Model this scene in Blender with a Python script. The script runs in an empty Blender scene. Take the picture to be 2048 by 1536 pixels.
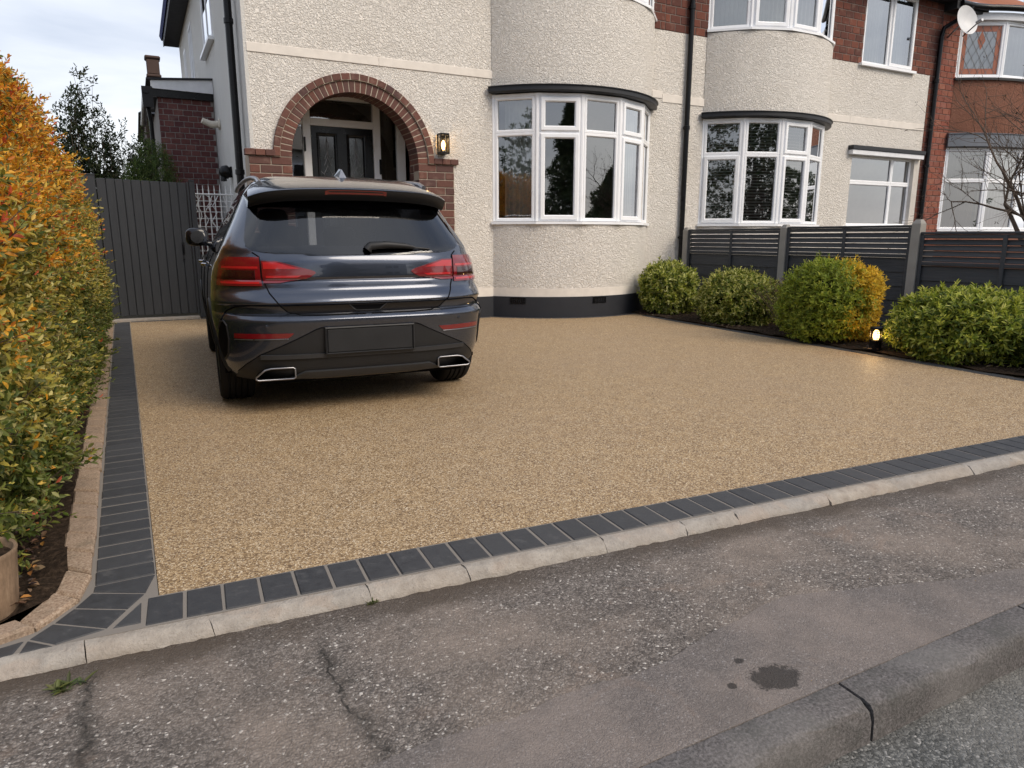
import bpy, bmesh, math, random
import numpy as np
from mathutils import Vector, Matrix
rad = math.radians
R = random.Random(7)
NP = np.random.default_rng(7)
scene = bpy.context.scene
COL = scene.collection

# ------------------------------------------------------------------ camera, sky, sun, exposure
cam = bpy.data.cameras.new('camera'); camo = bpy.data.objects.new('camera', cam); COL.objects.link(camo)
camo.location = (0, 0, 1.2)
camo.rotation_euler = (rad(90) - math.atan(293 / 1400), 0, rad(-27.7))
cam.sensor_width = 36; cam.lens = 1400 / 2048 * 36; cam.clip_start = 0.05; cam.clip_end = 2000
scene.camera = camo

SUN_AZ, SUN_EL = rad(152), rad(41)          # azimuth clockwise from +Y: behind the camera, to its right
world = bpy.data.worlds.new('World'); scene.world = world; world.use_nodes = True
wt = world.node_tree; wt.nodes.clear()
def wn(t, **k):
    n = wt.nodes.new(t)
    for a, b in k.items(): setattr(n, a, b)
    return n
sky = wn('ShaderNodeTexSky', sky_type='NISHITA'); sky.sun_disc = False
sky.sun_elevation = SUN_EL; sky.sun_rotation = SUN_AZ; sky.air_density = 1.2; sky.dust_density = 2.0
tc = wn('ShaderNodeTexCoord'); sep = wn('ShaderNodeSeparateXYZ'); wt.links.new(tc.outputs['Generated'], sep.inputs[0])
zz = wn('ShaderNodeMath', operation='MAXIMUM'); wt.links.new(sep.outputs[2], zz.inputs[0]); zz.inputs[1].default_value = 0.0
za = wn('ShaderNodeMath', operation='ADD'); wt.links.new(zz.outputs[0], za.inputs[0]); za.inputs[1].default_value = 0.22
dx = wn('ShaderNodeMath', operation='DIVIDE'); wt.links.new(sep.outputs[0], dx.inputs[0]); wt.links.new(za.outputs[0], dx.inputs[1])
dy = wn('ShaderNodeMath', operation='DIVIDE'); wt.links.new(sep.outputs[1], dy.inputs[0]); wt.links.new(za.outputs[0], dy.inputs[1])
cmb = wn('ShaderNodeCombineXYZ'); wt.links.new(dx.outputs[0], cmb.inputs[0]); wt.links.new(dy.outputs[0], cmb.inputs[1])
cn = wn('ShaderNodeTexNoise'); cn.inputs['Scale'].default_value = 1.05; cn.inputs['Detail'].default_value = 6; cn.inputs['Roughness'].default_value = .55
cn.inputs['Distortion'].default_value = .4
wt.links.new(cmb.outputs[0], cn.inputs['Vector'])
cr = wn('ShaderNodeValToRGB'); wt.links.new(cn.outputs['Fac'], cr.inputs[0])
cr.color_ramp.elements[0].position = .36; cr.color_ramp.elements[0].color = (2.9, 3.5, 4.9, 1)
cr.color_ramp.elements[1].position = .68; cr.color_ramp.elements[1].color = (7.9, 8.1, 8.5, 1)
# the cloud base brightens toward the horizon all round
hz = wn('ShaderNodeMapRange'); wt.links.new(zz.outputs[0], hz.inputs[0]); hz.inputs[1].default_value = 0.0; hz.inputs[2].default_value = .42
hz.inputs[3].default_value = 1.0; hz.inputs[4].default_value = 0.0
hm = wn('ShaderNodeMixRGB'); hm.inputs[2].default_value = (8.6, 8.4, 8.1, 1); wt.links.new(cr.outputs[0], hm.inputs[1])
hf = wn('ShaderNodeMath', operation='MULTIPLY'); hf.inputs[1].default_value = .58; wt.links.new(hz.outputs[0], hf.inputs[0]); wt.links.new(hf.outputs[0], hm.inputs[0])
mx = wn('ShaderNodeMixRGB'); mx.inputs[0].default_value = .82
wt.links.new(sky.outputs[0], mx.inputs[1]); wt.links.new(hm.outputs[0], mx.inputs[2])
bg = wn('ShaderNodeBackground'); bg.inputs['Strength'].default_value = 0.085; wt.links.new(mx.outputs[0], bg.inputs['Color'])
wo = wn('ShaderNodeOutputWorld'); wt.links.new(bg.outputs[0], wo.inputs['Surface'])

sun = bpy.data.lights.new('sun', 'SUN'); suno = bpy.data.objects.new('sun', sun); COL.objects.link(suno)
sun.energy = 1.5; sun.angle = rad(34); sun.color = (1.0, .87, .71)
sd = Vector((math.sin(SUN_AZ) * math.cos(SUN_EL), math.cos(SUN_AZ) * math.cos(SUN_EL), math.sin(SUN_EL)))
suno.rotation_euler = sd.to_track_quat('Z', 'Y').to_euler(); suno.location = sd * 60
vs = scene.view_settings; vs.view_transform = 'Standard'; vs.look = 'None'; vs.exposure = 0.88; vs.gamma = 1; vs.use_curve_mapping = False
scene.render.engine = 'CYCLES'
scene.cycles.max_bounces = 8; scene.cycles.transparent_max_bounces = 16; scene.cycles.glossy_bounces = 4
scene.cycles.caustics_reflective = False; scene.cycles.caustics_refractive = False

# ------------------------------------------------------------------ helpers: materials
class M:
    def __init__(s, name, base=(.5, .5, .5), rough=.6, spec=.5, metal=0.0):
        s.m = bpy.data.materials.new(name); s.m.use_nodes = True; s.t = s.m.node_tree
        s.b = s.t.nodes['Principled BSDF']; s.out = s.t.nodes['Material Output']
        s.b.inputs['Base Color'].default_value = (*base, 1); s.b.inputs['Roughness'].default_value = rough
        s.b.inputs['Specular IOR Level'].default_value = spec; s.b.inputs['Metallic'].default_value = metal
    def n(s, typ, **k):
        nd = s.t.nodes.new('ShaderNode' + typ)
        for a, b in k.items():
            if a in ('operation', 'blend_type', 'feature', 'distance', 'noise_dimensions', 'attribute_name', 'use_clamp', 'invert', 'data_type'): setattr(nd, a, b)
            else: s.set(nd.inputs[a.replace('_', ' ')], b)
        return nd
    def set(s, sock, v):
        if isinstance(v, bpy.types.NodeSocket): s.t.links.new(v, sock)
        elif isinstance(v, bpy.types.Node): s.t.links.new(v.outputs[0], sock)
        elif isinstance(v, (tuple, list)) and len(v) == 3 and sock.type == 'RGBA': sock.default_value = (*v, 1)
        else: sock.default_value = v
    def pos(s): return s.n('NewGeometry').outputs['Position']
    def opos(s): return s.n('TexCoord').outputs['Object']
    def noise(s, vec, scale, detail=3, rough=.5, dist=0.0):
        nd = s.t.nodes.new('ShaderNodeTexNoise'); s.set(nd.inputs['Vector'], vec)
        nd.inputs['Scale'].default_value = scale; nd.inputs['Detail'].default_value = detail
        nd.inputs['Roughness'].default_value = rough; nd.inputs['Distortion'].default_value = dist
        return nd.outputs['Fac']
    def vor(s, vec, scale, feature='F1', out='Distance'):
        nd = s.t.nodes.new('ShaderNodeTexVoronoi'); nd.feature = feature; s.set(nd.inputs['Vector'], vec); nd.inputs['Scale'].default_value = scale
        return nd.outputs[out]
    def ramp(s, fac, stops):
        nd = s.t.nodes.new('ShaderNodeValToRGB'); s.set(nd.inputs[0], fac); e = nd.color_ramp.elements
        while len(e) < len(stops): e.new(.5)
        for el, (p, c) in zip(e, stops):
            el.position = p; el.color = (*c, 1) if isinstance(c, tuple) else (c, c, c, 1)
        return nd.outputs[0]
    def mix(s, fac, a, b, mode='MIX'):
        nd = s.t.nodes.new('ShaderNodeMixRGB'); nd.blend_type = mode
        s.set(nd.inputs[0], fac); s.set(nd.inputs[1], a); s.set(nd.inputs[2], b); return nd.outputs[0]
    def math(s, op, a, b=0.0):
        nd = s.t.nodes.new('ShaderNodeMath'); nd.operation = op; s.set(nd.inputs[0], a); s.set(nd.inputs[1], b); return nd.outputs[0]
    def scale(s, vec, sc):
        nd = s.t.nodes.new('ShaderNodeMapping'); s.set(nd.inputs['Vector'], vec); nd.inputs['Scale'].default_value = sc; return nd.outputs[0]
    def rot(s, vec, r):
        nd = s.t.nodes.new('ShaderNodeMapping'); s.set(nd.inputs['Vector'], vec); nd.inputs['Rotation'].default_value = r; return nd.outputs[0]
    def bump(s, h, strength=.5, dist=.01, normal=None):
        nd = s.t.nodes.new('ShaderNodeBump'); s.set(nd.inputs['Height'], h); nd.inputs['Strength'].default_value = strength
        nd.inputs['Distance'].default_value = dist
        if normal is not None: s.set(nd.inputs['Normal'], normal)
        s.t.links.new(nd.outputs[0], s.b.inputs['Normal']); return nd.outputs[0]
    def col(s, c): s.set(s.b.inputs['Base Color'], c)
    def rgh(s, c): s.set(s.b.inputs['Roughness'], c)
    def rnd(s): return s.n('ObjectInfo').outputs['Random']

MAT = {}
def plain(name, base, rough=.6, spec=.5, metal=0.0):
    m = M(name, base, rough, spec, metal)
    v = m.noise(m.pos(), 9, 4); m.col(m.mix(.35, base, m.ramp(v, [(.3, tuple(c * .8 for c in base)), (.7, tuple(min(1, c * 1.15) for c in base))])))
    m.rgh(m.math('ADD', m.math('MULTIPLY', v, .2), rough - .1))
    MAT[name] = m.m; return m

def roughcast(name, a, b, bscale=34, strength=.75):
    m = M(name, a, .92, .15); p = m.pos()
    n1 = m.noise(p, bscale, 3, .55, 1.6); n2 = m.noise(p, bscale * 2.3, 2, .5, .8); big = m.noise(p, .9, 4, .6)
    streak = m.noise(m.scale(p, (2.2, 2.2, .35)), 1.6, 4, .6)
    h = m.math('ADD', m.ramp(n1, [(.36, 0.0), (.62, 1.0)]), m.math('MULTIPLY', n2, .5))
    c = m.mix(m.ramp(big, [(.35, 0.0), (.7, 1.0)]), a, b)
    c = m.mix(m.math('MULTIPLY', m.ramp(streak, [(.52, 0.0), (.8, 1.0)]), .22), c, tuple(x * .75 for x in a))
    c = m.mix(m.math('MULTIPLY', m.ramp(n1, [(.3, 1.0), (.45, 0.0)]), .12), c, tuple(x * .6 for x in a))
    m.col(c); m.bump(h, strength, .015); MAT[name] = m.m
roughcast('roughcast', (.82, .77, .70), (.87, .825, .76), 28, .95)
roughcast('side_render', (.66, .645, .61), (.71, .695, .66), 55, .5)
roughcast('brown_roughcast', (.23, .105, .07), (.30, .145, .10), 26, 1.0)
m = plain('smooth_render', (.73, .68, .615), .85, .2); m.bump(m.noise(m.pos(), 60, 4), .18, .006)
m = plain('black_render', (.022, .024, .03), .6, .35); m.bump(m.noise(m.pos(), 70, 4), .2, .004)
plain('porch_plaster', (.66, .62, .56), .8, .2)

def brickmat(name, cols, rough=.85):
    m = M(name, cols[0], rough, .25); p = m.pos(); r = m.rnd()
    k = len(cols); c = m.ramp(r, [((i + .0) / k, tuple(cc)) for i, cc in enumerate(cols)])
    n = m.noise(p, 38, 4, .65); n2 = m.noise(p, 9, 3)
    c = m.mix(m.math('MULTIPLY', m.ramp(n, [(.35, 0.0), (.7, 1.0)]), .45), c, tuple(x * .5 for x in cols[0]))
    c = m.mix(m.math('MULTIPLY', m.ramp(n2, [(.55, 0.0), (.8, 1.0)]), .3), c, (.36, .25, .2))
    m.col(c); m.bump(n, .45, .005); MAT[name] = m.m
brickmat('brick_porch', [(.15, .068, .052), (.11, .062, .055), (.18, .078, .058), (.092, .055, .052), (.135, .064, .052)])
brickmat('brick_dark', [(.115, .042, .042), (.145, .054, .05), (.10, .040, .042), (.135, .052, .046), (.17, .07, .062)])
brickmat('brick_upper', [(.17, .055, .036), (.12, .047, .036), (.20, .07, .045), (.145, .05, .036), (.10, .042, .034)])
brickmat('brick_red', [(.27, .085, .055), (.23, .07, .048), (.30, .115, .075), (.20, .07, .05), (.26, .10, .075)])
m = plain('mortar', (.40, .34, .275), .95, .1); m.bump(m.noise(m.pos(), 90, 3), .4, .004)
m = plain('mortar_dark', (.20, .16, .14), .95, .1)
m = plain('mortar_grey', (.27, .25, .235), .95, .1)

m = M('upvc', (.87, .88, .90), .28, .45); n = m.noise(m.pos(), 6, 4)
m.col(m.mix(m.math('MULTIPLY', m.ramp(n, [(.5, 0.0), (.8, 1.0)]), .2), (.87, .88, .90), (.66, .65, .62))); MAT['upvc'] = m.m
plain('hood_paint', (.018, .019, .022), .5, .4)
plain('white_board', (.74, .75, .77), .5, .4)
plain('pipe_black', (.005, .005, .006), .3, .25)
plain('anthracite', (.042, .046, .053), .5, .4)
m = M('gate_paint', (.042, .046, .053), .5, .4); p = m.opos()
g = m.noise(m.scale(m.pos(), (30, 30, 1.6)), 2.2, 4, .6, .8); big = m.noise(m.pos(), 1.2, 3)
m.col(m.mix(m.ramp(g, [(.35, 0.0), (.7, 1.0)]), (.028, .030, .034), (.037, .040, .044)))
m.bump(g, .25, .004); MAT['gate_paint'] = m.m
m = M('fence_paint', (.05, .055, .062), .62, .3)
g = m.noise(m.scale(m.pos(), (20, 1.2, 26)), 2.0, 4, .6, .8)
c = m.mix(m.ramp(g, [(.35, 0.0), (.7, 1.0)]), (.033, .036, .041), (.054, .058, .064)); c = m.mix(m.math('MULTIPLY', m.rnd(), .35), c, (.075, .078, .085))
m.col(c); m.bump(g, .35, .004); MAT['fence_paint'] = m.m
m = plain('concrete_post', (.30, .285, .26), .9, .2); m.bump(m.noise(m.pos(), 60, 4), .4, .006)
plain('door_black', (.006, .0065, .0075), .3, .4)
plain('metal_grey', (.35, .36, .38), .35, .5, .7)
plain('dish_white', (.62, .62, .62), .45, .4)
plain('flue_white', (.62, .57, .48), .5, .4)
plain('trellis_white', (.78, .78, .77), .45, .4)
plain('lead', (.30, .30, .31), .45, .5, .6)
plain('curtain', (.62, .60, .57), .9, .1)
plain('curtain_brown', (.26, .17, .11), .9, .1)
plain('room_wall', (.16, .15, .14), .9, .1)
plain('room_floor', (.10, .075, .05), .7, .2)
plain('blind_slat', (.62, .60, .56), .5, .3)
plain('net_blind', (.70, .70, .68), .85, .1)
plain('grey_hood', (.16, .175, .20), .6, .3)
plain('soffit', (.02, .021, .025), .6, .3)

def rooftile(name, a, b):
    m = M(name, a, .8, .25); p = m.pos(); n = m.noise(p, 5, 4)
    w = m.n('TexWave', Vector=m.scale(p, (0, .55, .9)), Scale=2.6).outputs['Fac']
    m.col(m.mix(n, a, b)); m.bump(w, .6, .03); MAT[name] = m.m
rooftile('roof_blue', (.02, .032, .13), (.035, .05, .16)); rooftile('roof_orange', (.36, .13, .06), (.22, .085, .05))

def glass(name, tint, boost, rough=.0, body=(.01, .012, .012), solid=0.0):
    m = M(name); t = m.t; t.nodes.remove(m.b)
    tr = t.nodes.new('ShaderNodeBsdfTransparent'); tr.inputs[0].default_value = (*tint, 1)
    gl = t.nodes.new('ShaderNodeBsdfGlossy'); gl.inputs['Roughness'].default_value = rough; gl.inputs['Color'].default_value = (.97, .98, 1, 1)
    fr = t.nodes.new('ShaderNodeFresnel'); fr.inputs[0].default_value = 1.52
    # slight pillowing of the sealed units bends the reflections
    bp = t.nodes.new('ShaderNodeBump'); bp.inputs['Strength'].default_value = .05; bp.inputs['Distance'].default_value = .02
    nz = t.nodes.new('ShaderNodeTexNoise'); nz.inputs['Scale'].default_value = 2.2; nz.inputs['Detail'].default_value = 1
    ge = t.nodes.new('ShaderNodeNewGeometry'); t.links.new(ge.outputs['Position'], nz.inputs['Vector']); t.links.new(nz.outputs['Fac'], bp.inputs['Height'])
    t.links.new(bp.outputs[0], gl.inputs['Normal'])
    mu = t.nodes.new('ShaderNodeMath'); mu.operation = 'MULTIPLY'; mu.use_clamp = True; mu.inputs[1].default_value = boost; t.links.new(fr.outputs[0], mu.inputs[0])
    mxs = t.nodes.new('ShaderNodeMixShader'); t.links.new(mu.outputs[0], mxs.inputs[0])
    a = tr
    if solid > 0:
        df = t.nodes.new('ShaderNodeBsdfDiffuse'); df.inputs[0].default_value = (*body, 1)
        ms = t.nodes.new('ShaderNodeMixShader'); ms.inputs[0].default_value = solid; t.links.new(tr.outputs[0], ms.inputs[1]); t.links.new(df.outputs[0], ms.inputs[2]); a = ms
    t.links.new(a.outputs[0], mxs.inputs[1]); t.links.new(gl.outputs[0], mxs.inputs[2]); t.links.new(mxs.outputs[0], m.out.inputs['Surface'])
    MAT[name] = m.m
glass('window_glass', (.76, .80, .78), 5.2, .012)
glass('obscure_glass', (.35, .37, .35), 2.2, .10, (.02, .022, .02), .4)
glass('car_glass', (.30, .31, .34), 1.5, .0, (.004, .004, .005), .1)
glass('lamp_glass', (.95, .95, .93), 1.5)

# ------------------------------------------------------------------ helpers: meshes
class MB:
    def __init__(s): s.v = []; s.f = []
    def add(s, vs, fs):
        o = len(s.v); s.v += [tuple(v) for v in vs]; s.f += [tuple(i + o for i in f) for f in fs]; return s
    def box(s, x0, x1, y0, y1, z0, z1):
        return s.add([(x0, y0, z0), (x1, y0, z0), (x1, y1, z0), (x0, y1, z0), (x0, y0, z1), (x1, y0, z1), (x1, y1, z1), (x0, y1, z1)],
                     [(0, 3, 2, 1), (4, 5, 6, 7), (0, 1, 5, 4), (1, 2, 6, 5), (2, 3, 7, 6), (3, 0, 4, 7)])
    def cbox(s, x0, x1, y0, y1, z0, z1, c=.004):
        """box with every edge chamfered"""
        bm = bmesh.new(); r = bmesh.ops.create_cube(bm, size=1)
        bmesh.ops.bevel(bm, geom=bm.edges[:], offset=.001, segments=1, affect='EDGES')
        vs = []
        for v in bm.verts:
            q = []
            for k, (a, b) in enumerate(((x0, x1), (y0, y1), (z0, z1))):
                t = v.co[k]; cc = min(c, (b - a) * .4)
                if t > .4995: q.append(b)
                elif t < -.4995: q.append(a)
                else: q.append(b - cc if t > 0 else a + cc)
            vs.append(q)
        bm.verts.index_update(); fs = [[v.index for v in f.verts] for f in bm.faces]; bm.free()
        return s.add(vs, fs)
    def prism(s, poly, z0, z1, c=0.0, top=True):
        """vertical prism over a plan polygon (counter-clockwise) with a chamfered top edge"""
        n = len(poly); P = [Vector((p[0], p[1])) for p in poly]
        if sum(P[i].x * P[(i + 1) % n].y - P[(i + 1) % n].x * P[i].y for i in range(n)) < 0: P = P[::-1]
        rings = [[(p.x, p.y, z0) for p in P], [(p.x, p.y, z1 - c) for p in P]]
        if c > 0:
            q = []
            for i in range(n):
                a = (P[i] - P[i - 1]).normalized(); b = (P[(i + 1) % n] - P[i]).normalized()
                na = Vector((-a.y, a.x)); nb = Vector((-b.y, b.x)); d = (na + nb)
                d = d / max(.35, d.dot(na)) if d.length > 1e-6 else na
                q.append((P[i].x + d.x * c, P[i].y + d.y * c, z1))
            rings.append(q)
        vs = sum(rings, []); fs = []
        for k in range(len(rings) - 1):
            for i in range(n): fs.append((k * n + i, k * n + (i + 1) % n, (k + 1) * n + (i + 1) % n, (k + 1) * n + i))
        fs.append(tuple(range((len(rings) - 1) * n, len(rings) * n))); fs.append(tuple(range(n))[::-1])
        return s.add(vs, fs)
    def tube(s, pts, r, seg=8, cap=True):
        P = [Vector(p) for p in pts]; rs = r if isinstance(r, (list, tuple)) else [r] * len(P)
        vs = []; fs = []; up = Vector((0, 0, 1)); prev = None
        for i, p in enumerate(P):
            t = (P[min(i + 1, len(P) - 1)] - P[max(i - 1, 0)])
            t = t.normalized() if t.length > 1e-9 else Vector((0, 0, 1))
            if prev is None:
                a = t.cross(up) if abs(t.z) < .95 else t.cross(Vector((1, 0, 0)))
            else: a = prev - t * prev.dot(t)
            a.normalize(); b = t.cross(a); prev = a
            for k in range(seg):
                th = 2 * math.pi * k / seg; vs.append(p + (a * math.cos(th) + b * math.sin(th)) * rs[i])
        for i in range(len(P) - 1):
            for k in range(seg): fs.append((i * seg + k, i * seg + (k + 1) % seg, (i + 1) * seg + (k + 1) % seg, (i + 1) * seg + k))
        if cap: fs.append(tuple(range(seg))[::-1]); fs.append(tuple(range((len(P) - 1) * seg, len(P) * seg)))
        return s.add(vs, fs)
    def lathe(s, prof, c=(0, 0, 0), seg=24, axis='Z'):
        vs = []; fs = []
        for r, h in prof:
            for k in range(seg):
                t = 2 * math.pi * k / seg; a, b = r * math.cos(t), r * math.sin(t)
                q = (a, b, h) if axis == 'Z' else ((a, h, b) if axis == 'Y' else (h, a, b)); vs.append((q[0] + c[0], q[1] + c[1], q[2] + c[2]))
        for i in range(len(prof) - 1):
            for k in range(seg): fs.append((i * seg + k, i * seg + (k + 1) % seg, (i + 1) * seg + (k + 1) % seg, (i + 1) * seg + k))
        if prof[0][0] > 1e-6: fs.append(tuple(range(seg))[::-1])
        if prof[-1][0] > 1e-6: fs.append(tuple(range((len(prof) - 1) * seg, len(prof) * seg)))
        return s.add(vs, fs)
    def rectloft(s, u0, u1, v0, v1, prof, T, closed=True):
        """picture-frame moulding round the rectangle: prof = [(inset, outward depth)]; T maps (u, v, w) to space"""
        vs = []; fs = []
        for ins, w in prof:
            for u, v in ((u0 + ins, v0 + ins), (u1 - ins, v0 + ins), (u1 - ins, v1 - ins), (u0 + ins, v1 - ins)): vs.append(T(u, v, w))
        n = len(prof)
        for i in range(n if closed else n - 1):
            j = (i + 1) % n
            for k in range(4): fs.append((i * 4 + k, i * 4 + (k + 1) % 4, j * 4 + (k + 1) % 4, j * 4 + k))
        return s.add(vs, fs)
    def tbox(s, u0, u1, v0, v1, w0, w1, T, c=.004):
        b = MB().cbox(u0, u1, v0, v1, w0, w1, c); return s.add([T(*p) for p in b.v], b.f)
    def quad(s, a, b, c, d): return s.add([a, b, c, d], [(0, 1, 2, 3)])
    def mesh(s, name, smooth=None, fix=True):
        me = bpy.data.meshes.new(name); me.from_pydata([tuple(v) for v in s.v], [], s.f)
        if fix:
            bm = bmesh.new(); bm.from_mesh(me); bmesh.ops.recalc_face_normals(bm, faces=bm.faces[:]); bm.to_mesh(me); bm.free()
        if smooth is not None: smooth_by(me, smooth)
        me.update(); return me

def smooth_by(me, ang):
    me.polygons.foreach_set('use_smooth', [True] * len(me.polygons))
    bm = bmesh.new(); bm.from_mesh(me)
    for e in bm.edges:
        if len(e.link_faces) == 2 and e.calc_face_angle(0) > rad(ang): e.smooth = False
        elif len(e.link_faces) != 2: e.smooth = False
    bm.to_mesh(me); bm.free()

WORLD = {}
def wm(o): return WORLD.get(o.name, Matrix.Identity(4))
def link(o, parent=None, world=None):
    """link with world placement `world`, whatever the parent's own placement is"""
    COL.objects.link(o); world = world if world is not None else Matrix.Identity(4)
    if parent is not None:
        o.parent = parent; o.matrix_parent_inverse = wm(parent).inverted()
    o.matrix_basis = world; WORLD[o.name] = world.copy(); return o
def empty(name, loc=(0, 0, 0), rz=0, parent=None):
    o = bpy.data.objects.new(name, None); o.empty_display_size = .1
    return link(o, parent, Matrix.Translation(loc) @ Matrix.Rotation(rz, 4, 'Z'))
def obj(name, mb, mat, parent=None, smooth=None, world=None, fix=True):
    """one mesh object; geometry given in world space is re-centred on its own base"""
    me = mb if isinstance(mb, bpy.types.Mesh) else mb.mesh(name, smooth, fix)
    for k in (mat if isinstance(mat, (list, tuple)) else [mat]): me.materials.append(MAT[k] if isinstance(k, str) else k)
    o = bpy.data.objects.new(name, me)
    if world is None:
        n = len(me.vertices); a = np.empty(n * 3, 'f'); me.vertices.foreach_get('co', a); a = a.reshape(-1, 3)
        c = Vector(((a[:, 0].min() + a[:, 0].max()) / 2, (a[:, 1].min() + a[:, 1].max()) / 2, float(a[:, 2].min())))
        me.transform(Matrix.Translation(-c)); world = Matrix.Translation(c)
    return link(o, parent, world)
def inst(name, me, world, parent=None):
    o = bpy.data.objects.new(name, me); return link(o, parent, world)
def tag(o, label, cat=None, group=None, kind=None):
    if label: o['label'] = label
    if cat: o['category'] = cat
    if group: o['group'] = group
    if kind: o['kind'] = kind
    return o
def structure(o): o['kind'] = 'structure'; return o
def brickmesh(l, d, h, mat, c=.004, name='brick'):
    me = MB().cbox(-l / 2, l / 2, 0, d, 0, h, c).mesh(name); me.materials.append(MAT[mat]); return me
def jit(a): return R.uniform(-a, a)
# ------------------------------------------------------------------ ground materials
m = M('resin_gravel', (.43, .29, .16), .72, .3); p = m.pos()
wv = m.mix(.012, p, m.n('TexNoise', Vector=p, Scale=60.0).outputs['Color'], 'ADD')
cell = m.vor(wv, 165, 'F1', 'Color'); d = m.vor(wv, 165, 'F1', 'Distance')
sx = m.n('SeparateXYZ', Vector=cell)
c = m.ramp(sx.outputs[0], [(0.0, (.105, .066, .036)), (.25, (.285, .190, .098)), (.55, (.425, .298, .162)), (.8, (.55, .41, .245)), (1.0, (.70, .59, .43))])
c = m.mix(m.math('MULTIPLY', m.ramp(d, [(.45, 0.0), (.8, 1.0)]), .75), c, (.11, .065, .035))
big = m.noise(p, .8, 5, .6); c = m.mix(m.math('MULTIPLY', m.ramp(big, [(.4, 0.0), (.75, 1.0)]), .22), c, (.30, .22, .155))
mid = m.noise(p, 7, 4, .6); c = m.mix(m.math('MULTIPLY', m.ramp(mid, [(.45, 0.0), (.75, 1.0)]), .18), c, (.56, .38, .19))
m.col(c); m.rgh(m.ramp(sx.outputs[1], [(0.0, .45), (1.0, .85)])); m.bump(m.math('SUBTRACT', 1.0, d), .6, .0035); MAT['resin_gravel'] = m.m

def asphalt(name, dark, mid, light, speck, sc=95, lines=None, dirt=False, bumpd=.005, spots=None):
    m = M(name, mid, .85, .3); p = m.pos()
    wv = m.mix(.02, p, m.n('TexNoise', Vector=p, Scale=50.0).outputs['Color'], 'ADD')
    cell = m.vor(wv, sc, 'F1', 'Color'); d = m.vor(wv, sc, 'F1', 'Distance'); sx = m.n('SeparateXYZ', Vector=cell)
    c = m.ramp(sx.outputs[0], [(0.0, dark), (.5, mid), (.84, light), (.955, light), (.975, speck), (1.0, speck)])
    c = m.mix(m.math('MULTIPLY', m.ramp(d, [(.4, 0.0), (.75, 1.0)]), .6), c, dark)
    b1 = m.noise(p, 1.7, 5, .65); b2 = m.noise(p, 5.5, 5, .65, .5); b3 = m.noise(m.scale(p, (1, 1, 1)), 3.1, 4, .6, 1.0)
    c = m.mix(m.math('MULTIPLY', m.ramp(b1, [(.42, 0.0), (.66, 1.0)]), .65), c, tuple(x * q for x, q in zip(mid, (1.65, 1.55, 1.45))))
    c = m.mix(m.math('MULTIPLY', m.ramp(b2, [(.52, 0.0), (.72, 1.0)]), .5), c, tuple(x * 1.1 for x in dark))
    c = m.mix(m.math('MULTIPLY', m.ramp(b3, [(.60, 0.0), (.72, 1.0)]), .35), c, (.27, .19, .14))
    s3 = m.n('SeparateXYZ', Vector=p)
    if dirt:      # silt and moss gathered along the foot of the edging
        e = m.math('SUBTRACT', m.math('SUBTRACT', 2.245, m.math('MULTIPLY', s3.outputs[0], .058)), s3.outputs[1])
        e = m.math('ADD', e, m.math('MULTIPLY', m.math('SUBTRACT', b2, .5), .22))
        f = m.ramp(e, [(.0, 1.0), (.08, .85), (.17, 0.0)])
        f = m.math('MULTIPLY', f, m.ramp(b1, [(.3, .35), (.55, 1.0)]))
        c = m.mix(m.math('MULTIPLY', f, .9), c, (.058, .043, .031))
    for x0, sl, yr0, yr1, wd in (lines or []):
        w = m.noise(p, 6, 4, .7); w2 = m.noise(p, 30, 3, .7)
        xx = m.math('ADD', m.math('SUBTRACT', m.math('SUBTRACT', s3.outputs[0], x0), m.math('MULTIPLY', s3.outputs[1], sl)), m.math('MULTIPLY', m.math('SUBTRACT', w, .5), .16))
        xx = m.math('ADD', xx, m.math('MULTIPLY', m.math('SUBTRACT', w2, .5), .02))
        a = m.math('ABSOLUTE', xx); line = m.ramp(a, [(0.0, 1.0), (wd, .8), (wd * 2.2, 0.0)]); halo = m.math('MULTIPLY', m.ramp(a, [(0.0, 1.0), (wd * 9, 0.0)]), m.ramp(b2, [(.38, 0.1), (.58, .85)]))
        inr = m.math('MULTIPLY', m.ramp(m.math('SUBTRACT', s3.outputs[1], yr0), [(0.0, 0.0), (.04, 1.0)]), m.ramp(m.math('SUBTRACT', yr1, s3.outputs[1]), [(0.0, 0.0), (.1, 1.0)]))
        brk = m.ramp(m.noise(p, 9, 3, .7), [(.36, .15), (.55, 1.0)]); f = m.math('MULTIPLY', m.math('MAXIMUM', m.math('MULTIPLY', line, brk), halo), inr)
        c = m.mix(f, c, (.022, .02, .017))
    for (ox, oy, rx, ry) in (spots or []):      # soaked-in oil drips with ragged soft edges
        ax = m.math('DIVIDE', m.math('SUBTRACT', s3.outputs[0], ox), rx); ay = m.math('DIVIDE', m.math('SUBTRACT', s3.outputs[1], oy), ry)
        rr = m.math('SQRT', m.math('ADD', m.math('MULTIPLY', ax, ax), m.math('MULTIPLY', ay, ay)))
        rr = m.math('ADD', rr, m.math('ADD', m.math('MULTIPLY', m.math('SUBTRACT', m.noise(p, 22, 4, .6), .5), 1.1), m.math('MULTIPLY', m.math('SUBTRACT', m.noise(p, 120, 2), .5), .5)))
        c = m.mix(m.math('MULTIPLY', m.ramp(rr, [(.82, 1.0), (1.08, 0.0)]), .82), c, (.026, .023, .021))
    m.col(c); m.rgh(m.ramp(b2, [(.3, .7), (.7, .95)]))
    m.bump(m.math('ADD', m.math('SUBTRACT', 1.0, d), m.math('MULTIPLY', b2, 1.2)), .8, bumpd); MAT[name] = m.m
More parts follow.
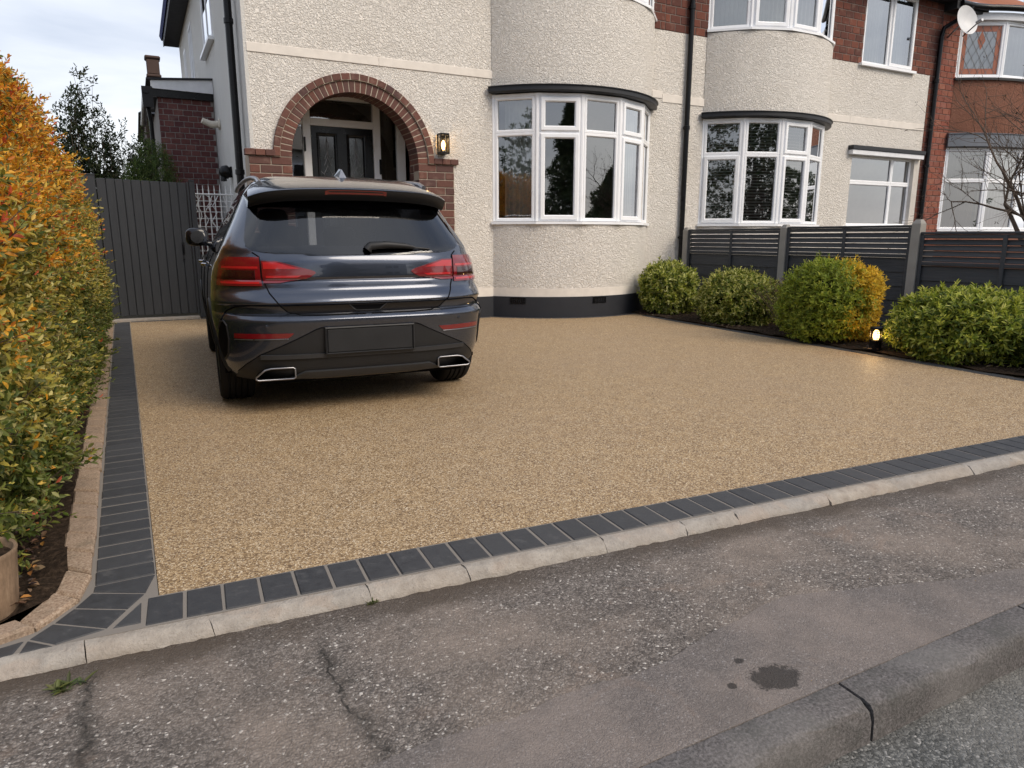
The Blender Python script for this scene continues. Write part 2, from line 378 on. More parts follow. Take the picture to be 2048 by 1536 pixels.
asphalt('pavement_asphalt', (.070, .060, .053), (.165, .143, .126), (.245, .216, .192), (.55, .51, .46), 140, [(.50, -.06, 1.44, 2.06, .0045), (-.27, .02, .9, 2.2, .004)], True)
asphalt('pavement_patch', (.108, .095, .088), (.160, .140, .129), (.193, .171, .157), (.26, .24, .23), 190, None, False, .003, [(1.50, 1.24, .088, .062), (1.47, 1.345, .018, .014), (1.365, 1.265, .017, .013)])
asphalt('road_asphalt', (.05, .052, .05), (.115, .116, .112), (.20, .20, .19), (.36, .35, .33), 120)

m = M('slate_block', (.045, .046, .05), .55, .3); p = m.pos(); n = m.noise(m.scale(p, (1, 1, 1)), 22, 5, .65); n2 = m.noise(p, 70, 3)
c = m.mix(m.ramp(n, [(.35, 0.0), (.7, 1.0)]), (.033, .0335, .036), (.053, .054, .057)); c = m.mix(m.math('MULTIPLY', m.rnd(), .45), c, (.066, .067, .070))
c = m.mix(m.math('MULTIPLY', m.ramp(m.noise(p, 11, 5, .7), [(.58, 0.0), (.75, 1.0)]), .35), c, (.14, .135, .13))
m.col(c); m.rgh(m.ramp(n, [(.3, .45), (.7, .68)])); m.bump(m.math('ADD', n, m.math('MULTIPLY', n2, .3)), .3, .004); MAT['slate_block'] = m.m
m = M('sett', (.34, .25, .18), .9, .2); p = m.pos(); n = m.noise(p, 120, 3, .7); n2 = m.noise(p, 14, 4, .6)
c = m.ramp(n, [(.3, (.17, .115, .08)), (.5, (.34, .245, .17)), (.7, (.48, .38, .29))]); c = m.mix(m.math('MULTIPLY', m.rnd(), .35), c, (.25, .19, .15))
c = m.mix(m.math('MULTIPLY', m.ramp(n2, [(.5, 0.0), (.75, 1.0)]), .5), c, (.14, .115, .08)); m.col(c); m.bump(n, .6, .005); MAT['sett'] = m.m
m = M('edging_concrete', (.40, .35, .29), .9, .2); p = m.pos(); n = m.noise(p, 18, 6, .7); n2 = m.noise(p, 3.2, 4, .6); n3 = m.noise(p, 130, 2)
c = m.mix(m.ramp(n, [(.35, 0.0), (.65, 1.0)]), (.25, .22, .185), (.41, .37, .32)); c = m.mix(m.math('MULTIPLY', m.ramp(n2, [(.4, 0.0), (.7, 1.0)]), .5), c, (.36, .29, .225))
c = m.mix(m.math('MULTIPLY', m.rnd(), .5), c, (.30, .29, .28)); c = m.mix(m.math('MULTIPLY', m.ramp(m.noise(p, 5, 3, .6), [(.55, 0.0), (.60, 1.0)]), .22), c, (.40, .30, .23)); c = m.mix(m.math('MULTIPLY', m.ramp(m.noise(p, 40, 4, .7), [(.6, 0.0), (.75, 1.0)]), .5), c, (.13, .11, .09))
m.col(c); m.bump(m.math('ADD', n, m.math('MULTIPLY', n3, .4)), .8, .012); MAT['edging_concrete'] = m.m
m = M('kerb_concrete', (.16, .145, .135), .88, .25); p = m.pos(); n = m.noise(p, 110, 3, .7); n2 = m.noise(p, 9, 5, .65); n3 = m.noise(p, 2.4, 4)
c = m.ramp(n, [(.3, (.06, .056, .053)), (.5, (.12, .110, .107)), (.68, (.185, .172, .167)), (.8, (.36, .35, .33))])
c = m.mix(m.math('MULTIPLY', m.ramp(n2, [(.45, 0.0), (.7, 1.0)]), .55), c, (.058, .06, .054)); c = m.mix(m.math('MULTIPLY', m.ramp(n3, [(.5, 0.0), (.7, 1.0)]), .4), c, (.25, .235, .22))
m.col(c); m.bump(m.math('ADD', n, m.math('MULTIPLY', n2, 1.5)), .6, .006); MAT['kerb_concrete'] = m.m
m = M('soil', (.045, .03, .02), .95, .1); p = m.pos(); n = m.noise(p, 45, 5, .7)
m.col(m.ramp(n, [(.3, (.012, .009, .006)), (.55, (.045, .03, .02)), (.75, (.10, .07, .048))])); m.bump(n, 1.0, .02); MAT['soil'] = m.m
m = M('grout', (.21, .19, .168), .95, .1); m.bump(m.noise(m.pos(), 80, 3), .3, .003); MAT['grout'] = m.m
plain('garden_ground', (.10, .085, .06), .95, .1)

# ------------------------------------------------------------------ ground and paving
def fl(X): return 2.30 - .058 * (X - .11)          # outer line of the front block row
def lf(Y): return -.25 - .0168 * (Y - 2.63)        # left line of the left block row
g = structure(obj('ground', MB().box(-400, 400, -400, 400, -.5, -.30), 'garden_ground'))
structure(obj('back_garden_ground', MB().box(-14, 30, 9.0, 40, -.25, -.02), 'garden_ground'))
drive = structure(obj('driveway', MB().prism([(lf(2.5) + .2, fl(-.1) + .2), (9.2, fl(9.2) + .2), (9.2, 9.9), (1.6, 9.9), (1.6, 11.62), (lf(11.6) + .2, 11.62)], -.2, 0.0), 'resin_gravel'))
grout = obj('mortar_bed', MB().prism([(-1.5, fl(-1.5) - .005), (9.2, fl(9.2) - .005), (9.2, fl(9.2) + .2), (-.05, fl(-.05) + .205), (lf(11.6) + .203, 11.62), (lf(11.6) - .11, 11.62), (lf(3.2) - .10, 3.2), (-.325, 2.79), (-.368, 2.61), (-.44, 2.52), (-.62, 2.455), (-1.5, 2.45)], -.2, -.0015), 'grout', drive)
pave = structure(obj('pavement', MB().prism([(-14, 1.15), (24, 1.15), (24, fl(24) - .05), (-14, fl(-14) - .05)], -.25, -.04), 'pavement_asphalt'))
# smooth reinstated strip beside the kerb, ragged at its far side
tp = [(-14, 1.14), (24, 1.14)]
for i in range(140):
    X = 3.4 - i * .125; Y = 1.445 + .012 * math.sin(i * 1.7) + .004 * jit(1)
    if 1.35 < X < 2.3: Y += .10 * math.sin((X - 1.35) / .95 * math.pi)
    if X > 2.2: Y -= (X - 2.2) * .25
    if X < 0: pass
    tp.append((X, max(1.16, Y)))
tp.append((-14, 1.445))
obj('trench_patch', MB().prism(tp, -.06, -.0355), 'pavement_patch', pave)
structure(obj('road', MB().box(-60, 60, -4.6, 1.04, -.3, -.15), 'road_asphalt'))
structure(obj('far_pavement', MB().box(-60, 60, -6.6, -4.6, -.3, -.04), 'pavement_asphalt'))
kerb = structure(obj('kerb', MB().box(-14, 24, 1.06, 1.14, -.3, -.075), 'kerb_concrete'))
X = -1.1
while X < 7.5:
    L = .915
    j = jit(.004); mb = MB(); n = 14; sec = [(1.155, -.2), (1.155, -.042), (1.145, -.038), (1.056, -.037), (1.040, -.041), (1.032, -.052), (1.028, -.09), (1.022, -.2)]
    vs = []; fs = []
    for i in range(n + 1):
        x = X + .006 + (L - .012) * i / n
        for k, (y, z) in enumerate(sec):
            e = .008 if k in (4, 5) else .003
            tp_ = .010 if (i in (0, n) and k in (3, 4, 5)) else 0
            vs.append((x, y + j + jit(e) + tp_ * .6, z + jit(e * .5) - tp_ * .6))
    ns = len(sec)
    for i in range(n):
        for k in range(ns - 1): fs.append((i * ns + k, i * ns + k + 1, (i + 1) * ns + k + 1, (i + 1) * ns + k))
    fs.append(tuple(range(ns))); fs.append(tuple(range(n * ns, (n + 1) * ns))[::-1])
    obj('kerbstone', mb.add(vs, fs), 'kerb_concrete', kerb, 50); X += L

# front edging: weathered concrete lengths with a sloped face, cracks between some of them
X = -1.6; sl1 = .01
lens = [.62, .30, .42, .34, .52, .36, .61, .40, .28, .55, .44, .60, .38, .52, .47, .58, .36, .6, .5, .6, .55, .6]
for L in lens:
    if X > 8: break
    gap = R.choice([.0015, .0015, .003]); sl = sl1; sl1 = jit(.03)
    n = 12; vs = []; fs = []; dz = jit(.002)
    for i in range(n + 1):
        t = i / n
        for k, (o, z) in enumerate(((.0, -.2), (.0, -.003), (-.026, -.001), (-.044, -.007), (-.070, -.028), (-.078, -.046), (-.079, -.2))):
            x = X + gap + (L - 2 * gap) * t + (sl + (sl1 - sl) * t) * (k / 6)
            e = .0048 if 2 <= k <= 5 else .001
            vs.append((x, fl(x) - .004 + o + jit(e) * 1.3, z + dz + jit(e)))
    for i in range(n):
        for k in range(6): fs.append((i * 7 + k, i * 7 + k + 1, (i + 1) * 7 + k + 1, (i + 1) * 7 + k))
    fs.append(tuple(range(7))); fs.append(tuple(range(n * 7, (n + 1) * 7))[::-1])
    obj('edging_stone', MB().add(vs, fs), 'edging_concrete', drive, 60); X += L

# slate block rows (shared mesh), each block its own object
def slate(l, w): me = MB().cbox(-l / 2, l / 2, -w / 2, w / 2, -.05, 0, .005).mesh('paving_block'); me.materials.append(MAT['slate_block']); return me
SL = slate(.192, .112); ang = math.atan(-.058)
X = -.092
while X < 8.6:
    cx = X + .059; cy = fl(cx) + .099
    inst('paving_block', SL, Matrix.Translation((cx, cy, .002 + jit(.0012))) @ Matrix.Rotation(ang + rad(90) + jit(.006), 4, 'Z') @ Matrix.Rotation(jit(.006), 4, 'X'), drive); X += .119
SL2 = slate(.190, .1125); Y = 2.745
while Y < 11.5:
    cx = lf(Y) + .099
    inst('paving_block', SL2, Matrix.Translation((cx, Y, .002 + jit(.0014))) @ Matrix.Rotation(.09 * max(0, (6 - Y) / 6) * .6 + jit(.006), 4, 'Z') @ Matrix.Rotation(jit(.006), 4, 'X'), drive); Y += .1195
def polyblock(name, pts, mat, z=0.0, par=drive, c=.004, shrink=.006, z0=-.05):
    P = [Vector(p) for p in pts]; ctr = sum(P, Vector((0, 0))) / len(P)
    Q = [p + (ctr - p).normalized() * shrink * 1.2 for p in P]
    return obj(name, MB().prism([tuple(q) for q in Q], z0, z, c), mat, par)
# mitred corner blocks flaring to the left
A = [(-0.254, 2.684), (-0.050, 2.688), (-0.085, 2.543), (-0.257, 2.637)]; polyblock('paving_block', A, 'slate_block', .002)
for q in ([(-0.257, 2.637), (-0.085, 2.543), (-0.139, 2.451), (-0.304, 2.545)], [(-0.304, 2.545), (-0.139, 2.451), (-0.196, 2.349), (-0.354, 2.468)], [(-0.354, 2.468), (-0.196, 2.349), (-0.333, 2.316), (-0.413, 2.394)]):
    polyblock('paving_block', q, 'slate_block', .002)
polyblock('paving_block', [(-0.100, 2.490), (-0.101, 2.335), (-0.190, 2.342)], 'slate_block', .002)
polyblock('paving_block', [(-0.413, 2.394), (-0.333, 2.316), (-0.430, 2.314)], 'slate_block', .002)
polyblock('paving_block', [(-0.413, 2.394), (-0.435, 2.314), (-0.538, 2.307), (-0.548, 2.365)], 'slate_block', .002)
# brown setts along the hedge bed
rp = [(lf(11.6) - .004, 11.6), (lf(3.0) - .004, 3.0), (lf(2.8) - .006, 2.8), (-0.255, 2.644), (-0.305, 2.553), (-0.355, 2.475), (-0.414, 2.400), (-0.560, 2.368)]
lp = [(lf(11.6) - .118, 11.6), (lf(3.2) - .112, 3.2), (lf(3.0) - .112, 3.0), (-0.337, 2.785), (-0.378, 2.602), (-0.446, 2.506), (-0.491, 2.478), (-0.621, 2.443)]
def along(P, s):
    P = [Vector(p) for p in P]; d = [0]
    for i in range(1, len(P)): d.append(d[-1] + (P[i] - P[i - 1]).length)
    t = s * d[-1]
    for i in range(1, len(P)):
        if t <= d[i] + 1e-9: return P[i - 1].lerp(P[i], (t - d[i - 1]) / (d[i] - d[i - 1]))
    return P[-1]
NS = 50
for i in range(NS):
    a, b = i / NS, (i + 1) / NS
    q = [along(lp, a), along(rp, a), along(rp, b), along(lp, b)]
    q = [p + Vector((jit(.004), jit(.004))) for p in q]
    polyblock('sett', [tuple(p) for p in q], 'sett', .022 + jit(.004), drive, .009, .003)
# edging along the right bed: low dark blocks on edge
def re(Y): return 6.57 + (Y - 3.17) * .0559
Y = 2.35
SL3 = slate(.10, .196)
while Y < 8.75:
    inst('paving_block', SL3, Matrix.Translation((re(Y) + .05, Y, .006 + jit(.002))) @ Matrix.Rotation(-.056 + jit(.005), 4, 'Z'), drive); Y += .203
# beds
def bed(name, poly, label):
    xs = [p[0] for p in poly]; ys = [p[1] for p in poly]; bm = bmesh.new(); vs = [bm.verts.new((p[0], p[1], 0)) for p in poly]; bm.faces.new(vs)
    bmesh.ops.triangulate(bm, faces=bm.faces[:])
    for _ in range(5): bmesh.ops.subdivide_edges(bm, edges=[e for e in bm.edges if e.calc_length() > .12], cuts=1, use_grid_fill=False); bmesh.ops.triangulate(bm, faces=bm.faces[:])
    for v in bm.verts: v.co.z = .01 + R.uniform(0, .028)
    me = bpy.data.meshes.new(name); bm.to_mesh(me); bm.free(); o = structure(obj(name, me, 'soil')); return o
bed('planting_bed', [(re(2.35) + .1, 2.35), (8.6, 2.35), (8.6, 9.76), (7.0, 9.76), (6.98, 8.8)], '')
bed('hedge_bed', [(-4, 2.46), (-.615, 2.46), (-.44, 2.525), (-.375, 2.61), (-.332, 2.79), (lf(3.2) - .105, 3.2), (lf(11.6) - .112, 11.6), (-4, 11.6)], '')
# ------------------------------------------------------------------ houses
FY = 9.76                                   # plane of the house fronts
def bay_pts(x0, W, s, n, off=0.0, Y=FY):
    Rr = (W * W / 4 + s * s) / (2 * s); cx = x0 + W / 2; cy = Y - s + Rr; a = math.asin(W / 2 / Rr)
    return [(cx + (Rr + off) * math.sin(t), cy - (Rr + off) * math.cos(t)) for t in [(-a + 2 * a * i / n) for i in range(n + 1)]]
def curved(mb, x0, W, s, z0, z1, off=0.0, n=40, thick=.12):
    """a curved band of bay wall with thickness"""
    P = bay_pts(x0, W, s, n, off); Q = bay_pts(x0, W, s, n, off - thick); k = n + 1
    vs = [(x, y, z0) for x, y in P] + [(x, y, z1) for x, y in P] + [(x, y, z0) for x, y in Q] + [(x, y, z1) for x, y in Q]; fs = []
    for i in range(n):
        fs += [(i, i + 1, k + i + 1, k + i), (2 * k + i + 1, 2 * k + i, 3 * k + i, 3 * k + i + 1), (k + i, k + i + 1, 3 * k + i + 1, 3 * k + i), (i + 1, i, 2 * k + i, 2 * k + i + 1)]
    fs += [(0, k, 3 * k, 2 * k), (k - 1, 3 * k - 1, 4 * k - 1, 2 * k - 1)]
    return mb.add(vs, fs)
FR = [(0, -.03), (0, .022), (.006, .028), (.034, .028), (.048, .012), (.048, -.03)]          # fixed frame moulding (inset, depth)
SA = [(0, .02), (0, .046), (.006, .052), (.05, .052), (.066, .034), (.066, .0)]               # opening sash, proud of the frame
def lights(par, a, b, z0, z1, cells, gl='window_glass', fw=.048, names=('frame', 'sash', 'pane')):
    """one flat window between plan points a -> b; cells = [(u0, u1, v0, v1, opening)] in fractions of its width / metres of height"""
    a = Vector((*a, 0)); b = Vector((*b, 0)); L = (b - a).length; ux = (b - a).normalized(); nx = Vector((ux.y, -ux.x, 0))
    T = lambda u, v, w: a + ux * u + nx * w + Vector((0, 0, v))
    mb = MB()
    for (u0, u1, v0, v1, op) in cells:
        mb.rectloft(u0 * L, u1 * L, v0, v1, FR, T)
    obj(names[0], mb, 'upvc', par)
    for (u0, u1, v0, v1, op) in cells:
        ins = .05
        if op:
            obj(names[1], MB().rectloft(u0 * L + .022, u1 * L - .022, v0 + .022, v1 - .022, SA, T), 'upvc', par); ins = .085
        t = R.uniform(-.0015, .0015); t2 = R.uniform(-.0015, .0015)
        w = .012 if op else -.004
        g = MB().quad(T(u0 * L + ins - .006, v0 + ins - .006, w + t), T(u1 * L - ins + .006, v0 + ins - .006, w - t), T(u1 * L - ins + .006, v1 - ins + .006, w - t + t2), T(u0 * L + ins - .006, v1 - ins + .006, w + t + t2))
        obj(names[2], g, gl, par, fix=False)
        # dark rubber gasket line round the glass
        obj('gasket', MB().rectloft(u0 * L + ins - .004, u1 * L - ins + .004, v0 + ins - .004, v1 - ins + .004, [(0, w + .003), (.004, w + .003), (.004, w - .002), (0, w - .002)], T), 'pipe_black', par)

def bay_window(house, x0, W, s, z0, z1, ztr, ops, par_name='bay_window', nf=5, gl='window_glass'):
    bw = empty(par_name, (x0 + W / 2, FY, z0), parent=house)
    P = bay_pts(x0, W, s, nf, -.03)
    for i in range(nf):
        a, b = Vector(P[i]), Vector(P[i + 1]); e = (b - a).normalized() * .028
        top, bot = ops[i]
        cells = [(0, 1, z0, ztr, bot), (0, 1, ztr, z1, top)] if ztr else [(0, 1, z0, z1, bot)]
        lights(bw, tuple(a + e), tuple(b - e), z0, z1, cells, gl)
    for i in range(nf + 1):                                   # corner posts
        d = (Vector(P[i]) - Vector((x0 + W / 2, FY + 2))).normalized(); q = Vector(P[i]) + d * .002
        obj('mullion', MB().tube([(q.x, q.y, z0), (q.x, q.y, z1)], .033, 8), 'upvc', bw)
    # sill and head rail follow the facets
    def facet_band(off0, off1, za, zb):
        A = bay_pts(x0, W, s, nf, off1); B = bay_pts(x0, W, s, nf, off0); mb = MB(); k = nf + 1
        vs = [(x, y, za) for x, y in A] + [(x, y, zb) for x, y in A] + [(x, y, za) for x, y in B] + [(x, y, zb + .008) for x, y in B]; fs = []
        for i in range(nf): fs += [(i, i + 1, k + i + 1, k + i), (k + i, k + i + 1, 3 * k + i + 1, 3 * k + i), (3 * k + i, 3 * k + i + 1, 2 * k + i + 1, 2 * k + i), (2 * k + i, 2 * k + i + 1, i + 1, i)]
        fs += [(0, k, 3 * k, 2 * k), (k - 1, 3 * k - 1, 4 * k - 1, 2 * k - 1)]
        return mb.add(vs, fs)
    obj('sill', facet_band(-.10, .055, z0 - .045, z0 - .008), 'upvc', bw)
    obj('head_rail', facet_band(-.10, .004, z1, z1 + .035), 'upvc', bw)
    return bw
def hood(house, x0, W, s, z0, z1, mat='hood_paint'):
    mb = MB(); n = 40; prof = [(-.05, z0), (.075, z0), (.09, z0 + .012), (.09, z1 - .015), (.11, z1 - .01), (.11, z1), (-.05, z1 + .03)]
    rows = [bay_pts(x0 - .02, W + .04, s + .005, n, o) for o, _ in prof]; k = n + 1
    vs = []; fs = []
    for r, (o, z) in zip(rows, prof): vs += [(x, y, z) for x, y in r]
    m_ = len(prof)
    for j in range(m_):
        jj = (j + 1) % m_
        for i in range(n): fs.append((j * k + i, j * k + i + 1, jj * k + i + 1, jj * k + i))
    fs += [tuple(j * k for j in range(m_)), tuple(j * k + n for j in range(m_))[::-1]]
    obj('bay_hood', mb.add(vs, fs), mat, house, 40)
def room(house, x0, x1, y0, y1, z0, z1, wall='room_wall', bay=None):
    mb = MB()
    if bay:
        P = bay_pts(*bay, 20, -.13)
        for zc in (z0 + .002, z1 - .002): mb.add([(x, y, zc) for x, y in P], [tuple(range(len(P)))])
    mb.quad((x0, y1, z0), (x1, y1, z0), (x1, y1, z1), (x0, y1, z1)); mb.quad((x0, y0, z0), (x0, y1, z0), (x0, y1, z1), (x0, y0, z1))
    mb.quad((x1, y0, z0), (x1, y1, z0), (x1, y1, z1), (x1, y0, z1)); mb.quad((x0, y0, z1), (x1, y0, z1), (x1, y1, z1), (x0, y1, z1))
    obj('room_lining', mb, wall, house, fix=False)
    obj('room_floor', MB().quad((x0, y0, z0), (x1, y0, z0), (x1, y1, z0), (x0, y1, z0)), 'room_floor', house, fix=False)
def curtain(house, a, b, z0, z1, mat, waves=6, amp=.025):
    a = Vector((*a, 0)); b = Vector((*b, 0)); n = waves * 8; ux = (b - a); nx = Vector((-ux.y, ux.x, 0)).normalized(); vs = []; fs = []
    for j, z in enumerate((z0, (z0 + z1) / 2, z1)):
        for i in range(n + 1):
            t = i / n; q = a + ux * t + nx * amp * math.sin(t * waves * 2 * math.pi + .5 * math.sin(j + t * 3)); vs.append((q.x, q.y, z))
    for j in range(2):
        for i in range(n): fs.append((j * (n + 1) + i, j * (n + 1) + i + 1, (j + 1) * (n + 1) + i + 1, (j + 1) * (n + 1) + i))
    return obj('curtain', MB().add(vs, fs), mat, house, 80, fix=False)
def brick_field(par, regions, mat, mortar, ly=.26, h=.09, joint=.013, Y=FY, proud=.006, z0=0.0, header=None, depth=.1, back=None):
    """bricks laid on the plane y=Y over rectangles (x0, x1, z0, z1), stretcher bond, every brick its own object"""
    memo = {}
    for (xa, xb, za, zb) in regions:
        nc = max(1, round((zb - za) / (h + joint))); hh = (zb - za) / nc
        for c in range(nc):
            x = xa - (0 if c % 2 == 0 else ly / 2); zz_ = za + c * hh
            while x < xb - .01:
                a = max(x, xa) + joint / 2; b = min(x + ly, xb) - joint / 2
                if b - a > .03:
                    L = round(b - a, 2); key = (L, round(hh, 3))
                    if key not in memo: memo[key] = brickmesh(L, depth, hh - joint, mat)
                    inst('brick', memo[key], Matrix.Translation(((a + b) / 2, Y - proud + jit(.0015), zz_ + joint / 2)) @ Matrix.Rotation(jit(.004), 4, 'Z'), par)
                x += ly
# ---------- cream house with the arched porch
H1 = empty('semi_detached_house', (4.5, FY, 0)); tag(H1, 'cream roughcast house with brick porch arch behind the parked car', 'house')
TOP = 5.9
AX, AR, SZ = 2.755, .865, 2.22           # arch centre x, inner radius, springing height
RO = 1.10                                 # outer radius of the brick arch
mb = MB(); n = 44
xs = [AX - RO + 2 * RO * i / n for i in range(n + 1)]
za = [SZ + math.sqrt(max(0, RO * RO - (x - AX) ** 2)) for x in xs]
zb = [max(z, 2.30) for z in za]
for i in range(n): mb.quad((xs[i], FY, zb[i]), (xs[i + 1], FY, zb[i + 1]), (xs[i + 1], FY, TOP), (xs[i], FY, TOP))
mb.quad((1.39, FY, 2.30), (AX - RO, FY, 2.30), (AX - RO, FY, TOP), (1.39, FY, TOP))
mb.quad((AX + RO, FY, 2.30), (4.17, FY, 2.30), (4.17, FY, TOP), (AX + RO, FY, TOP))
mb.quad((4.17, FY, .44), (4.85, FY, .44), (4.85, FY, TOP), (4.17, FY, TOP))
mb.quad((7.6, FY, .44), (7.93, FY, .44), (7.93, FY, TOP), (7.6, FY, TOP))
mb.quad((4.85, FY + .1, 5.75), (7.6, FY + .1, 5.75), (7.6, FY + .1, TOP), (4.85, FY + .1, TOP))
wall1 = obj('wall', mb, 'roughcast', H1, fix=False)
obj('base_band', MB().box(4.172, 4.86, FY - .004, FY + .1, .31, .446), 'smooth_render', H1)
obj('plinth', MB().box(4.172, 4.87, FY - .016, FY + .1, -.02, .312), 'black_render', H1)
obj('plinth', MB().box(7.6, 8.0, FY - .016, FY + .1, -.02, .312), 'black_render', H1)
B1 = (4.8, 2.9, .75)
obj('bay_wall', curved(MB(), *B1, .44, 1.40), 'roughcast', H1, 35)
obj('bay_band', curved(MB(), *B1, .315, .441, .004), 'smooth_render', H1, 35)
obj('bay_plinth', curved(MB(), *B1, -.02, .316, .016), 'black_render', H1, 35)
obj('upper_bay_wall', curved(MB(), *B1, 3.32, 4.58, .015), 'roughcast', H1, 35)
bay_window(H1, *B1, 1.44, 3.20, 2.70, [(0, 0), (1, 1), (0, 0), (1, 1), (0, 0)])
hood(H1, *B1, 3.250, 3.335)
bay_window(H1, *B1, 4.64, 5.75, None, [(0, 0), (0, 1), (0, 0), (0, 1), (0, 0)])
# string course in three stone lengths
for x0, x1 in ((1.42, 3.1), (3.102, 4.82), (7.72, 7.928)):
    obj('string_course', MB().cbox(x0, x1, FY - .012, FY + .05, 3.455, 3.565, .004), 'smooth_render', H1)
# air bricks in the bay plinth: a frame, a dark back and a grid of bars
for t in (.12, .50):
    P = bay_pts(*B1, 100, .017); i = int(t * 100); a, b = Vector((*P[i], 0)), Vector((*P[i + 1], 0)); ux = (b - a).normalized(); nx = Vector((ux.y, -ux.x, 0))
    T = lambda u, v, w: a + ux * u + nx * w + Vector((0, 0, v))
    ab = MB(); ab.rectloft(-.12, .12, .21, .305, [(0, -.01), (0, .006), (.012, .006), (.012, -.01)], T)
    for k in range(7): ab.tbox(-.10 + k * .03, -.088 + k * .03, .22, .296, -.006, .004, T, .001)
    for k in range(3): ab.tbox(-.11, .11, .232 + k * .022, .240 + k * .022, -.006, .0035, T, .001)
    obj('air_brick', ab, 'pipe_black', H1)
# porch arch in brick
mb = MB()
def ring(mb, r0, r1, y0, y1, n=48):
    k = n + 1; T_ = [math.pi * i / n for i in range(k)]
    pt = lambda r, t, y: (AX - r * math.cos(t), y, SZ + r * math.sin(t))
    vs = [pt(r0, t, y0) for t in T_] + [pt(r1, t, y0) for t in T_] + [pt(r0, t, y1) for t in T_] + [pt(r1, t, y1) for t in T_]; fs = []
    for i in range(n): fs += [(i, i + 1, k + i + 1, k + i), (i, 2 * k + i, 2 * k + i + 1, i + 1), (k + i, k + i + 1, 3 * k + i + 1, 3 * k + i), (2 * k + i, 3 * k + i, 3 * k + i + 1, 2 * k + i + 1)]
    fs += [(0, k, 3 * k, 2 * k), (n, 2 * k + n, 3 * k + n, k + n)]
    return mb.add(vs, fs)
ring(mb, AR + .006, RO - .004, FY - .0165, FY + .34)
mb.box(1.356, AX - AR - .006, FY - .012, FY + .34, 0, SZ + .0); mb.box(AX + AR + .006, 4.166, FY - .012, FY + .34, 0, SZ + .0)
mb.box(1.356, AX - 1.02, FY - .011, FY + .3, SZ, 2.29); mb.box(AX + 1.02, 4.166, FY - .011, FY + .3, SZ, 2.29)
arch = obj('porch_arch', mb, 'mortar', H1); obj('arch_mortar', ring(MB(), 1.016, RO - .003, FY - .0465, FY - .017), 'mortar', arch)
def voussoir(r0, r1, dt, y0, y1, g=.006):
    pt = lambda r, t, y: (-r * math.sin(t), y, r * math.cos(t)); h0 = dt / 2 - g / r0; h1 = dt / 2 - g / r1; c = .004
    b = MB(); vs = []
    for y, e in ((y1, 0), (y0 + c, 0), (y0, c)):
        vs += [pt(r0 + e, h0 - e / r0, y), pt(r1 - e, h1 - e / r1, y), pt(r1 - e, -h1 + e / r1, y), pt(r0 + e, -h0 + e / r0, y)]
    fs = [(8, 9, 10, 11), (0, 3, 2, 1)]
    for j in range(2):
        for k in range(4): fs.append((j * 4 + k, j * 4 + (k + 1) % 4, (j + 1) * 4 + (k + 1) % 4, (j + 1) * 4 + k))
    b.add(vs, fs); me = b.mesh('brick'); me.materials.append(MAT['brick_porch']); return me
NV = 38; V1 = voussoir(AR, 1.012, math.pi / NV, FY - .022, FY + .33)
for i in range(NV):
    t = math.pi / 2 - math.pi * (i + .5) / NV
    inst('brick', V1, Matrix.Translation((AX, jit(.003), SZ)) @ Matrix.Rotation(-t, 4, 'Y'), arch)
NV = 27; V2 = voussoir(1.020, RO, math.pi / NV, FY - .052, FY + .05)
for i in range(NV):
    t = math.pi / 2 - math.pi * (i + .5) / NV
    inst('brick', V2, Matrix.Translation((AX, jit(.003), SZ)) @ Matrix.Rotation(-t, 4, 'Y'), arch)
brick_field(arch, [(1.352, AX - AR, .02, SZ)], 'brick_porch', 'mortar', .27, .09, .013, FY - .012, .010, depth=.2)
brick_field(arch, [(AX + AR, 4.17, .02, SZ)], 'brick_porch', 'mortar', .27, .09, .013, FY - .012, .010, depth=.2)
RB = {}
for c in range(21):                                           # return bricks of the right jamb, seen through the opening
    z = .02 + c * 2.2 / 21
    for (ya, yb) in (((FY + .195, FY + .34),) if c % 2 else ((FY + .195, FY + .27), (FY + .283, FY + .34))):
        L = round(yb - ya, 3)
        if L not in RB: me = MB().cbox(-.03, .03, 0, L, 0, .092, .004).mesh('brick'); me.materials.append(MAT['brick_porch']); RB[L] = me
        inst('brick', RB[L], Matrix.Translation((AX + AR + .027, ya, z)), arch)
# projecting cap courses either side of the arch
CB = brickmesh(.118, .12, .075, 'brick_porch')
for k in range(3): inst('brick', CB, Matrix.Translation((1.37 + k * .125, FY - .055, 2.225)), arch)
CB2 = brickmesh(.118, .12, .075, 'brick_porch')
for k in range(3): inst('brick', CB2, Matrix.Translation((3.915 + k * .125, FY - .055, 2.225)), arch)
# porch recess
mb = MB(); x0, x1, y0, y1 = 1.75, 3.95, FY + .34, 10.9
mb.quad((x0, y0, .12), (x0, y1, .12), (x0, y1, 3.32), (x0, y0, 3.32)); mb.quad((x1, y0, .12), (x1, y1, .12), (x1, y1, 3.32), (x1, y0, 3.32))
mb.quad((x0, y0 - .1, 3.33), (x1, y0 - .1, 3.33), (x1, y1 + .1, 3.33), (x0, y1 + .1, 3.33))
mb.quad((x0, y1, 3.25), (x1, y1, 3.25), (x1, y1, 3.33), (x0, y1, 3.33))
mb.quad((x0, FY + .338, SZ), (x0, FY + .338, 3.33), (1.9, FY + .338, 3.33), (1.9, FY + .338, SZ))
